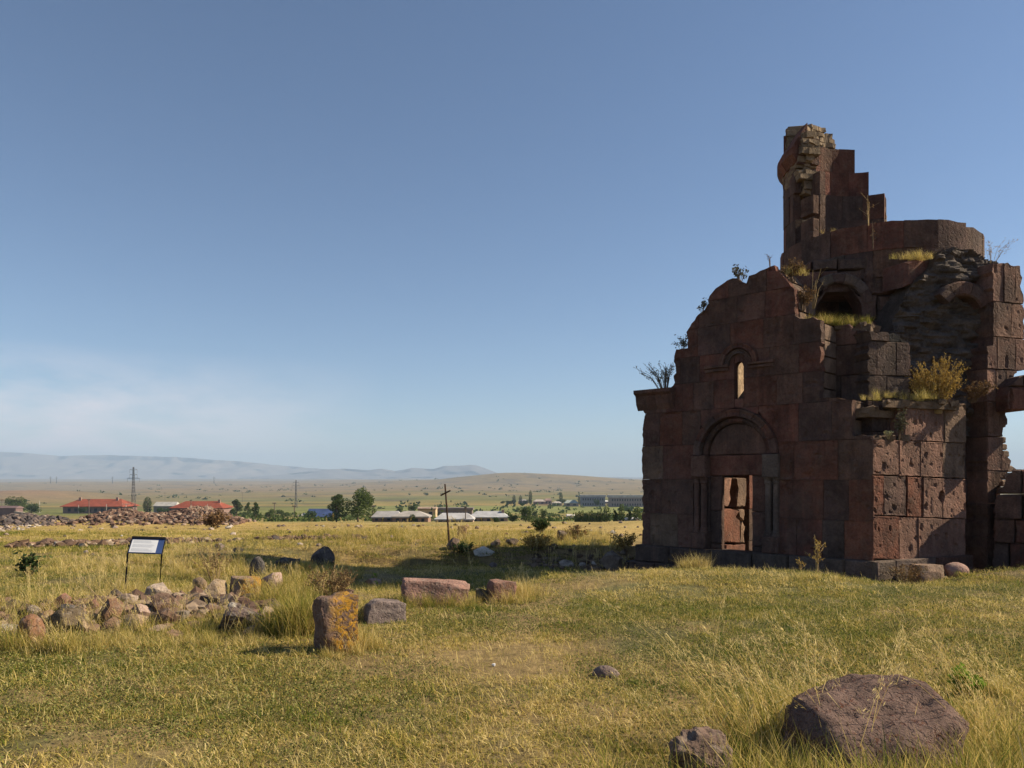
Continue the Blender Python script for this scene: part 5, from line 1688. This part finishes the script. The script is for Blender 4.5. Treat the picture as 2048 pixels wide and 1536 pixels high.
def scatter(name, label, cat, P, rz, scl, tint_, meshes, tiltx=None):
    n = len(P)
    me = bpy.data.meshes.new(name); me.vertices.add(n); me.vertices.foreach_set('co', np.asarray(P, np.float32).ravel())
    r = np.random.default_rng(n)
    rot = np.zeros((n, 3), np.float32); rot[:, 2] = rz
    rot[:, 0] = r.normal(0, .08, n) if tiltx is None else tiltx; rot[:, 1] = r.normal(0, .08, n)
    me.attributes.new('rot', 'FLOAT_VECTOR', 'POINT').data.foreach_set('vector', rot.ravel())
    me.attributes.new('scl', 'FLOAT', 'POINT').data.foreach_set('value', np.asarray(scl, np.float32))
    me.attributes.new('tint', 'FLOAT', 'POINT').data.foreach_set('value', np.asarray(tint_, np.float32))
    me.attributes.new('pick', 'INT', 'POINT').data.foreach_set('value', r.integers(0, len(meshes), n).astype(np.int32))
    me.update()
    o = bpy.data.objects.new(name, me); COL.objects.link(o); tag(o, label, cat, kind='stuff')
    src = bpy.data.collections.new(name+'_tufts')
    for i, m in enumerate(meshes): src.objects.link(bpy.data.objects.new('%s_tuft_%02d' % (name, i), m))
    ng = bpy.data.node_groups.new(name+'_nodes', 'GeometryNodeTree')
    ng.interface.new_socket('Geometry', in_out='INPUT', socket_type='NodeSocketGeometry'); ng.interface.new_socket('Geometry', in_out='OUTPUT', socket_type='NodeSocketGeometry')
    gi, go = ng.nodes.new('NodeGroupInput'), ng.nodes.new('NodeGroupOutput')
    ci = ng.nodes.new('GeometryNodeCollectionInfo'); ci.inputs['Collection'].default_value = src
    ci.inputs['Separate Children'].default_value = True; ci.inputs['Reset Children'].default_value = True
    ip = ng.nodes.new('GeometryNodeInstanceOnPoints'); ip.inputs['Pick Instance'].default_value = True
    def na(nm, ty):
        q = ng.nodes.new('GeometryNodeInputNamedAttribute'); q.data_type = ty; q.inputs['Name'].default_value = nm; return q.outputs['Attribute']
    er = ng.nodes.new('FunctionNodeEulerToRotation')
    l = ng.links.new
    l(gi.outputs[0], ip.inputs['Points']); l(ci.outputs[0], ip.inputs['Instance']); l(na('pick', 'INT'), ip.inputs['Instance Index'])
    l(na('rot', 'FLOAT_VECTOR'), er.inputs[0]); l(er.outputs[0], ip.inputs['Rotation']); l(na('scl', 'FLOAT'), ip.inputs['Scale'])
    l(ip.outputs[0], go.inputs[0])
    md = o.modifiers.new('tufts', 'NODES'); md.node_group = ng
    return o


def in_church(x, y, m=.0):
    dA = (x-C_[0])*PA.n.x+(y-C_[1])*PA.n.y; dB = (x-C_[0])*PB.n.x+(y-C_[1])*PB.n.y
    dL = (x-8.72)*PL.n.x+(y-14.0)*PL.n.y
    return ((dA < .3+m) & (dB < .25+m) & (x > 2.6) & (x < 8.9)) | ((x >= 8.5) & (dL < .1))


def fan(n, y0, y1, r, pw=1.0, mx=.74, pad=1.0):
    """points in front of the camera, density falling with distance as y**-pw"""
    u = r.uniform(0, 1, n); k = 2-pw
    y = (y0**k+u*(y1**k-y0**k))**(1/k) if abs(k) > 1e-6 else y0*(y1/y0)**u
    x = r.uniform(-1, 1, n)*(mx*y+pad)
    return x, y


def in_pile(x, y): return np.exp(-((x+4.75)/1.25)**2-((y-8.75)/.42)**2) > rg.uniform(.25, .6, np.shape(x))


GREEN = [(-6.9, 10.9, 1.5, .6), (-6.7, 10.9, 1.6, .6), (.15, 8.4, .95, .7), (8.3, 10.5, 1.6, 1.2), (1.6, 7.0, .8, .5), (-1.4, 5.3, 1.0, .5), (-4.0, 6.6, .9, .4), (2.4, 9.2, 1.4, .6), (-12, 18.5, 4, 1.2), (-9.0, 16, 3.0, .6)]


def tint_at(x, y):
    t = .455+.44*(fbm(x*.42, y*.55, 0, 41, 4)-.5)*2*.9 + .22*(fbm(x*2.1, y*2.1, 0, 43, 3)-.5)*2
    for cx, cy_, sx, sy in GREEN: t = t-.30*g2(x, y, cx, cy_, sx, sy)
    t = t+.10*sstep(12, 20, y)+.10*sstep(5, 8, y)*(1-sstep(12, 14, y))
    return t


rg = np.random.default_rng(77)
turf = [blades_mesh('turf_%d' % k, 170, .010, .058, .17, .0055, .9, rg, M_GRASS, 2, .9) for k in range(8)]
x, y = fan(14500, 2.6, 26, rg, .95)
bare = sstep(.54, .63, fbm(x*.75, y*.9, 0, 141, 4))
ok = ~in_church(x, y) & ~in_pile(x, y) & (rg.uniform(0, 1, len(x)) > bare*.86); x, y = x[ok], y[ok]
P = np.stack([x, y, terrain(x, y)], 1)
scatter('short_turf', 'short grazed turf of mixed green and straw coloured blades', 'grass', P, rg.uniform(0, 6.28, len(P)), rg.uniform(.7, 1.3, len(P))*(1+.035*y), tint_at(x, y)+rg.normal(0, .13, len(P)), turf)
# clover like low leaves in the green patches
M_HERB = leaf_mat('herb_leaf', [(0.0, (.09, .115, .03)), (.35, (.18, .19, .06)), (.7, (.29, .265, .10)), (1.0, (.36, .31, .14))], .3)
lv = []
for k in range(4):
    q = rg.normal(size=(70, 3))*np.array([.09, .09, .008])+np.array([0, 0, .018]); lv.append(leaf_cloud_mesh('low_leaf_%d' % k, q, .0105, rg, M_HERB, 1.3))
x, y = fan(6500, 2.8, 13, rg, 1.0)
w = .5*tint_at(x, y)+.5*fbm(x*1.1, y*1.1, 0, 131, 4); ok = (w < .50+rg.normal(0, .06, len(x))) & ~in_church(x, y) & ~in_pile(x, y); x, y = x[ok], y[ok]
P = np.stack([x, y, terrain(x, y)], 1)
scatter('low_herbs', 'low green herbs creeping between the grass blades', 'herbs', P, rg.uniform(0, 6.28, len(P)), rg.uniform(.7, 1.4, len(P)), rg.uniform(.1, .8, len(P)), lv)
# straw litter and longer loose blades on the turf
lit = [blades_mesh('straw_%d' % k, 34, .06, .16, .2, .0045, 1.15, rg, M_GRASS, 2, 1.0) for k in range(6)]
x, y = fan(3800, 2.7, 16, rg, 1.0)
ok = ~in_church(x, y); x, y = x[ok], y[ok]; P = np.stack([x, y, terrain(x, y)], 1)
scatter('straw_litter', 'loose dry straw lying over the short turf', 'grass', P, rg.uniform(0, 6.28, len(P)), rg.uniform(.6, 1.2, len(P)), rg.uniform(.62, .95, len(P)), lit)
# rank dry grass of the field beyond
rank = [blades_mesh('rank_%d' % k, 42, .04, .15, .16, .007, .34, rg, M_GRASS, 2, .5) for k in range(6)]
x, y = fan(11000, 15.5, 46, rg, .8, .72, 3)
keep = (rg.uniform(0, 1, len(x)) < sstep(.30, .62, fbm(x*.25, y*.3, 0, 91, 3))*.9+.15) & ~in_church(x, y, .3)
hol = (y < 18.3) & (x > -5.5) & (x < 5); keep &= ~(hol & (rg.uniform(0, 1, len(x)) < .9))
x, y = x[keep], y[keep]; P = np.stack([x, y, terrain(x, y)], 1)
tt = .60+.22*(fbm(x*.2, y*.25, 0, 95, 3)-.5)*2-.28*g2(x, y, -12, 18.5, 5, 1.6)-.12*g2(x, y, 0, 22, 5, 4)
scatter('dry_field_grass', 'rank yellow grass covering the field beyond the hollow', 'grass', P, rg.uniform(0, 6.28, len(P)), rg.uniform(.5, 1.15, len(P))*np.where(y < 26, 1.0, .6)*np.clip(.35+fbm(x*.3, y*.3, 0, 97, 3), .4, 1.1), tt+rg.normal(0, .07, len(P)), rank)

# clumps round the stones
clump = [blades_mesh('clump_%d' % k, 60, .16, .48, .13, .0065, .26, rg, M_GRASS, 3, .55) for k in range(6)]
CL = []   # px, py, n, sx, sy, scale, tint
SPOT = [(575, 1215, 24, .16, .12, .9, .5), (690, 1300, 16, .16, .10, .6, .72), (640, 1316, 8, .14, .03, .3, .62), (770, 1190, 26, .35, .25, .6, .46), (850, 1212, 20, .35, .10, .55, .48),
        (1040, 1196, 18, .12, .14, .85, .8), (1000, 1206, 10, .2, .06, .6, .6), (700, 1240, 18, .12, .25, .6, .5), (440, 1140, 30, .5, .5, .85, .66), (330, 1150, 26, .7, .4, .6, .7),
        (380, 1215, 12, .3, .15, .45, .68), (120, 1300, 30, .8, .12, .45, .62), (20, 1240, 26, .35, .6, .8, .62), (60, 1150, 20, .8, .4, .5, .72), (220, 1130, 30, 1.0, .6, .7, .72), (250, 1290, 26, .6, .1, .45, .68),
        (350, 1270, 24, .4, .15, .6, .5), (470, 1285, 10, .25, .04, .35, .55), (590, 1185, 40, .25, .25, .9, .5), (600, 1265, 56, .13, .10, 1.1, .44), (40, 1300, 24, .4, .06, .7, .6), (300, 1180, 26, .8, .2, .6, .72), (170, 1195, 24, .9, .2, .5, .7), (640, 1150, 40, .4, .4, .8, .55), (580, 1200, 30, .2, .2, .8, .56), (300, 1275, 12, .6, .06, .4, .7), (150, 1290, 12, .6, .06, .4, .7), (900, 1170, 10, .5, .1, .35, .5), (1080, 1160, 10, .4, .1, .35, .55),
        (820, 1078, 46, 1.5, 1.0, 1.0, .58), (740, 1070, 30, 1.4, .8, .9, .62), (1000, 1075, 26, 1.3, 1.0, .8, .66), (1180, 1085, 30, 1.0, .8, .8, .7), (1240, 1075, 26, .6, .8, .8, .74), (1120, 1100, 24, 1.2, .4, .6, .62),
        (1385, 1140, 10, .10, .06, .75, .72), (1540, 1150, 6, .3, .05, .5, .74), (1850, 1166, 10, .3, .08, .6, .7), (1790, 1165, 10, .2, .08, .6, .6), (1980, 1142, 14, .5, .1, .35, .5), (1620, 1160, 8, .3, .05, .45, .7),
        (1750, 1640, 80, .5, .2, .95, .44), (1700, 1660, 46, .5, .12, .95, .68), (1570, 1500, 24, .14, .2, .9, .5), (1850, 1520, 24, .3, .12, .6, .5), (1960, 1600, 20, .2, .2, 1.0, .5), (1600, 1620, 26, .2, .2, .95, .56), (1640, 1480, 30, .35, .25, .62, .5), (1560, 1420, 12, .12, .15, .75, .45), (1990, 1500, 26, .18, .30, .75, .52), (1900, 1536, 22, .3, .1, .6, .45), (1760, 1545, 26, .4, .1, .5, .45), (1450, 1480, 16, .35, .2, .4, .6), (1420, 1400, 10, .2, .2, .4, .4), (2030, 1400, 12, .15, .3, .5, .6)]
for k in range(20):   # weeds growing up between the stones of the pile
    SPOT.append((rg.uniform(30, 460), rg.uniform(1205, 1265), 4, .06, .05, rg.uniform(.3, .6), rg.uniform(.5, .82)))
Pc, Sc, Tc = [], [], []
for px, py, n, sx, sy, s, t in SPOT:
    n = int(n*1.25)
    g = ground_pt(px, py)
    for k in range(n):
        xx, yy = g.x+rg.normal()*sx, g.y+rg.normal()*sy
        if in_church(np.array(xx), np.array(yy)): continue
        Pc.append((xx, yy, gz(xx, yy))); Sc.append(s*rg.uniform(.6, 1.15)); Tc.append(t+rg.normal()*.10)
scatter('tall_grass', 'taller grass tufts growing round the fallen stones and the boulder', 'grass', Pc, rg.uniform(0, 6.28, len(Pc)), Sc, Tc, clump)

# long dry stalks
st = [stalk_mesh('stalk_%d' % k, .95, 3, rg, M_GRASS, .42) for k in range(7)]
Ps, Ss, Ts = [], [], []
STK = [(1640, 1500, 26, .42, .35, 1.0, .8), (1500, 1520, 14, .3, .3, .85, .8), (1980, 1500, 16, .22, .4, .85, .74), (1760, 1540, 18, .4, .15, .8, .7), (1330, 1536, 8, .3, .3, .55, .8), (410, 1545, 5, .12, .1, .3, .85), (990, 1540, 5, .5, .15, .35, .75),
       (1860, 1330, 10, .6, .35, .75, .8)]
for px, py, n, sx, sy, s, t in STK:
    g = ground_pt(px, py)
    for k in range(n):
        xx, yy = g.x+rg.normal()*sx, g.y+rg.normal()*sy
        if yy < 2.9: yy = 2.9+rg.uniform(0, .5)
        Ps.append((xx, yy, gz(xx, yy))); Ss.append(s*rg.uniform(.65, 1.1)); Ts.append(t+rg.normal()*.08)
scatter('dry_stalks', 'long pale dry grass stalks leaning left before the boulder', 'grass', Ps, rg.normal(0, .35, len(Ps)), Ss, Ts, st, np.zeros(len(Ps)))
st2 = [stalk_mesh('field_stalk_%d' % k, .6, 4, rg, M_GRASS, .2, True, .08) for k in range(5)]
Ps, Ss, Ts = [], [], []
for px, py, n, sx, sy, s, t in ((800, 1090, 80, 1.5, 1.6, 1.15, .62), (120, 1180, 50, 1.4, 1.2, 1.0, .78), (430, 1130, 30, .4, .5, 1.1, .7), (640, 1180, 24, .35, .3, .9, .68), (230, 1250, 22, .7, .25, .9, .86), (1180, 1090, 40, 1.3, .9, 1.0, .74), (560, 1220, 20, .3, .2, .8, .5), (1050, 1180, 16, .18, .2, .9, .8), (700, 1130, 26, .8, .6, .9, .6),
                                (950, 1100, 20, 1.2, .5, .8, .7), (340, 1120, 26, .9, .5, .8, .74), (20, 1300, 26, .5, .3, .7, .75)):
    g = ground_pt(px, py)
    for k in range(n):
        xx, yy = g.x+rg.normal()*sx, g.y+rg.normal()*sy
        if in_church(np.array(xx), np.array(yy), .2): continue
        Ps.append((xx, yy, gz(xx, yy))); Ss.append(s*rg.uniform(.6, 1.1)); Ts.append(t+rg.normal()*.08)
scatter('field_stalks', 'thin dry stalks standing in the grass about the stones', 'grass', Ps, rg.uniform(0, 6.28, len(Ps)), Ss, Ts, st2)


# weeds that can be told apart
def weed(name, label, base, h, spread, nst, leafmat, leafsz, nleaf, stemmat, seed, lean=(0, 0), up=.5, low=.25, rad=.006, cat='weed', bush=2):
    r = np.random.default_rng(seed); base = np.array(base, float)
    o = empty(name, tuple(base)); tag(o, label, cat)
    g = MB(); P = []
    for k in range(nst):
        a = r.uniform(0, 6.28); q = spread*math.sqrt(r.uniform(0, 1)); hh = h*r.uniform(.6, 1.05)
        tip = np.array([q*math.cos(a)+lean[0]*hh, q*math.sin(a)+lean[1]*hh, hh*(1-.25*(q/(spread+1e-6))**2)])
        p0 = np.array([math.cos(a), math.sin(a), 0])*q*.18
        mid = (p0+tip)/2+np.array([-.1*tip[0], -.1*tip[1], .08*hh])
        pts = [base+p0-np.array([0, 0, .05]), base+mid, base+tip]
        g.tube(pts, [rad, rad*.7, rad*.35], 4, False)
        for b in range(bush):
            t = r.uniform(.3, .85); c = base+(p0*(1-t)+tip*t); e = c+np.array([r.normal()*.16*h, r.normal()*.16*h, r.uniform(.08, .28)*h])
            g.tube([c, e], [rad*.5, rad*.25], 3, False)
            for i in range(nleaf//(2*bush)+1): P.append(c+(e-c)*r.uniform(.2, 1.05)+r.normal(size=3)*leafsz*.7)
        for i in range(nleaf//2):
            t = r.uniform(low, 1.03); P.append(base+(p0*(1-t)**2+2*(mid)*t*(1-t)+tip*t*t)+r.normal(size=3)*leafsz*.8)
    s_ = g.build('stems', stemmat, o)
    me = leaf_cloud_mesh('leaves', np.array(P)-base, leafsz, r, leafmat, 2.2, up)
    l_ = bpy.data.objects.new('leaves', me); COL.objects.link(l_); l_.parent = o
    return o


def wbase(px, py, d): v = at(px, py, d); return (v.x, v.y, v.z)


weed('dry_bush', 'big golden dry bush growing on the wall top above the sunlit face', wbase(1872, 822, 13.75), 1.0, .50, 70, M_DRYLEAF, .017, 110, M_DRYSTEM, 1, (0, 0), .9, .05, .005, 'bush', 1)
weed('dry_bush', 'smaller rust dry bush spilling over the dark niche', wbase(1944, 800, 13.85), .36, .32, 20, M_BROWNLEAF, .024, 36, M_BRSTEM, 2, (.3, -.1), .2, .1, .005, 'bush')
weed('wall_bush', 'thin dark twiggy bush on the low left wall top', wbase(1328, 778, 16.0), .62, .5, 26, M_GREYLEAF, .017, 20, M_BRSTEM, 3, (-.25, 0), .4, .2, .007, 'bush', 3)
weed('wall_weed', 'wispy twig on the step of the left wall', wbase(1366, 700, 15.6), .34, .2, 10, M_GREYLEAF, .026, 16, M_BRSTEM, 4, (-.1, 0), .4, .2, .005)
weed('wall_weed', 'small weed on the rounded left shoulder of the ruin', wbase(1404, 622, 15.2), .22, .18, 9, M_GREYLEAF, .024, 14, M_BRSTEM, 5)
weed('wall_weed', 'dark weed in the notch left of the gable peak', wbase(1480, 562, 14.75), .3, .2, 10, M_GREYLEAF, .026, 16, M_BRSTEM, 6)
weed('wall_weed', 'two thin red stalks beside the gable peak', wbase(1541, 532, 14.3), .26, .08, 3, M_BROWNLEAF, .012, 8, M_BRSTEM, 7)
weed('wall_weed', 'brown weed right of the gable peak below the drum', wbase(1585, 560, 14.25), .4, .22, 16, M_BROWNLEAF, .026, 26, M_BRSTEM, 8)
weed('wall_weed', 'brown tangle hanging on the broken edge beside the arch', wbase(1604, 618, 14.15), .42, .2, 18, M_BROWNLEAF, .024, 26, M_BRSTEM, 9, (.1, -.1))
weed('wall_weed', 'bare forked twig in front of the dark arch', wbase(1626, 612, 14.3), .75, .16, 5, M_GREYLEAF, .015, 5, M_DRYSTEM, 10, (.1, 0), .3, .3, .007)
weed('wall_weed', 'tall bare stalk standing on the drum ring', wbase(1737, 446, 14.7), .55, .07, 4, M_BROWNLEAF, .016, 10, M_DRYSTEM, 11, (0, 0), .6, .2, .007)
weed('wall_weed', 'dry flower stalk hanging before the drum ring', wbase(1746, 492, 14.45), .5, .05, 3, M_BROWNLEAF, .016, 8, M_BRSTEM, 12, (0, 0), .6)
weed('wall_weed', 'wispy pale weed on the right shoulder below the ring', wbase(1985, 520, 14.5), .42, .34, 12, M_DRYLEAF, .012, 14, M_DRYSTEM, 13, (.3, 0), .4, .2, .003)
weed('wall_weed', 'pale green weed growing in the joint of the sunlit face', wbase(1797, 874, 13.05), .5, .12, 10, M_GREYLEAF, .03, 18, M_BRSTEM, 14)
weed('flower_tuft', 'small pale yellow flower cushion on the broken corner', wbase(1777, 872, 13.0), .10, .09, 14, leaf_obj_mat('pale_flower', (.5, .45, .2), (.65, .6, .35)), .016, 14, M_DRYSTEM, 15)
weed('dead_grass_bundle', 'dark tangle of dead stems beside the fallen squared block', wbase(1812, 1166, 12.75), .36, .32, 30, M_BROWNLEAF, .02, 14, M_DRYSTEM, 16, (.1, -.1), .3, .2, .005)
weed('mullein_stalk', 'branched dry stalk standing before the portal wall', wbase(1634, 1158, 12.4), .72, .10, 4, M_DRYLEAF, .018, 40, M_DRYSTEM, 17, (0, 0), .8, .3, .008, 'plant')
weed('mullein_stalk', 'short dry stalk left of the branched one', wbase(1603, 1150, 12.6), .42, .05, 2, M_DRYLEAF, .016, 30, M_DRYSTEM, 18, (-.1, 0), .8, .3, .007, 'plant')
weed('dry_weed', 'red brown dry weed clump behind the lichen covered block', ground_pt(662, 1205), .5, .36, 44, M_BROWNLEAF, .013, 40, M_DRYSTEM, 19, (0, 0), .7)
weed('dry_weed', 'pale tan dry weeds sprouting left of the dark stones', ground_pt(428, 1165), .7, .35, 22, M_BROWNLEAF, .016, 18, M_DRYSTEM, 20, (-.15, 0))
weed('green_weed', 'dark green leafy weed standing at the left edge of the field', ground_pt(57, 1155), .42, .16, 12, M_LEAFD, .04, 22, M_BRSTEM, 21)
weed('green_weed', 'bright lime green plant behind the big boulder', ground_pt(1936, 1392), .2, .13, 16, M_LIME, .026, 22, M_DRYSTEM, 22, (0, 0), .5, .05, .003, 'plant')
weed('seed_head_plant', 'single nodding green seed head before the shaded hollow', ground_pt(757, 1178), .5, .03, 1, M_LIME, .03, 14, M_DRYSTEM, 23, (-.2, 0), .3, .9, .006, 'plant', 1)
weed('field_bush', 'dark olive bush on the crest of the field left of the ruin', ground_pt(1082, 1066, 20, 40), .5, .3, 26, M_LEAFD, .05, 24, M_BRSTEM, 24, cat='bush')
weed('field_bush', 'pale dry shrub before the olive bush', ground_pt(1075, 1098, 14, 30), .35, .55, 40, M_DRYLEAF, .03, 22, M_BRSTEM, 25, cat='bush')
weed('field_bush', 'tan dead shrub by the dark pitted rock', ground_pt(1150, 1080, 14, 34), .4, .4, 34, M_BROWNLEAF, .03, 22, M_DRYSTEM, 26, cat='bush')
weed('field_bush', 'green tuft beside the bleached white rock', ground_pt(926, 1108, 14, 30), .3, .3, 24, M_LEAFD, .03, 20, M_BRSTEM, 27, cat='bush')
weed('field_bush', 'brown bush at the right end of the red rubble heap', ground_pt(425, 1058, 20, 44), .7, .7, 34, M_BROWNLEAF, .05, 22, M_BRSTEM, 28, cat='bush')
weed('brown_weed', 'dry weed in the shade by the left corner of the ruin', ground_pt(1250, 1100, 15, 30), .45, .35, 30, M_DRYLEAF, .026, 26, M_DRYSTEM, 29)
# crossing straws over the left stone pile
for k, (a0, b0, d0) in enumerate((((160, 1150), (305, 1297), 8.1), ((168, 1165), (300, 1275), 8.1), ((66, 1240), (102, 1290), 7.6), ((98, 1212), (118, 1270), 7.7))):
    a1 = at(a0[0], a0[1], d0+.4); b1 = at(b0[0], b0[1], d0-.3); m1 = (a1+b1)/2+Vector((-.03, 0, -.05))
    tag(MB().tube([b1, m1, a1], [.007, .006, .003], 5).build('fallen_stalk', M_DRYSTEM), ('longest bleached stem lying across the stone pile', 'bent bleached stem under the longest one', 'short stem leaning on the rusty boulder', 'straight stem before the dark rounded boulder')[k], 'stem', 'dry stems on the stone pile')

# grass growing on the wall tops
Pw, Sw, Tw = [], [], []
def wtuft(px, py, d, n, sx, sd_, s, t):
    c = at(px, py, d)
    for k in range(n):
        Pw.append((c.x+rg.normal()*sx, c.y+rg.normal()*sd_, c.z+rg.normal()*.01)); Sw.append(s*rg.uniform(.6, 1.2)); Tw.append(t+rg.normal()*.08)
for f_ in np.linspace(0, 1, 9): wtuft(1622+106*f_, 650+2*f_, 14.15, 5, .05, .10, .55, .62 if f_ < .5 else .42)
wtuft(1835, 517, 14.35, 14, .14, .08, .5, .72); wtuft(1812, 518, 14.4, 6, .1, .05, .35, .66)
wtuft(1830, 800, 13.5, 14, .12, .12, .5, .62); wtuft(1745, 800, 13.45, 8, .12, .1, .4, .7); wtuft(1775, 795, 13.6, 8, .1, .1, .4, .6)
wtuft(1640, 466, 15.9, 8, .15, .05, .3, .7); wtuft(1585, 550, 14.3, 10, .1, .1, .5, .7)
scatter('wall_top_grass', 'yellow grass fringes growing on the broken wall tops', 'grass', Pw, rg.uniform(0, 6.28, len(Pw)), Sw, Tw, clump)

# ------------------------------------------------------------------ haze over the plain
hb = MB().box((0, 0, 155), (26000, 26000, 430))
m = bpy.data.materials.new('pale_haze'); m.use_nodes = True; nt = m.node_tree; nt.nodes.clear()
out = nt.nodes.new('ShaderNodeOutputMaterial'); pv = nt.nodes.new('ShaderNodeVolumePrincipled')
pv.inputs['Color'].default_value = (.56, .74, 1.0, 1); pv.inputs['Density'].default_value = HAZE_DENSITY
nt.links.new(pv.outputs['Volume'], out.inputs['Volume'])
hz = hb.build('haze', m); tag(hz, 'thin pale summer haze lying over the plain', 'haze', kind='stuff')
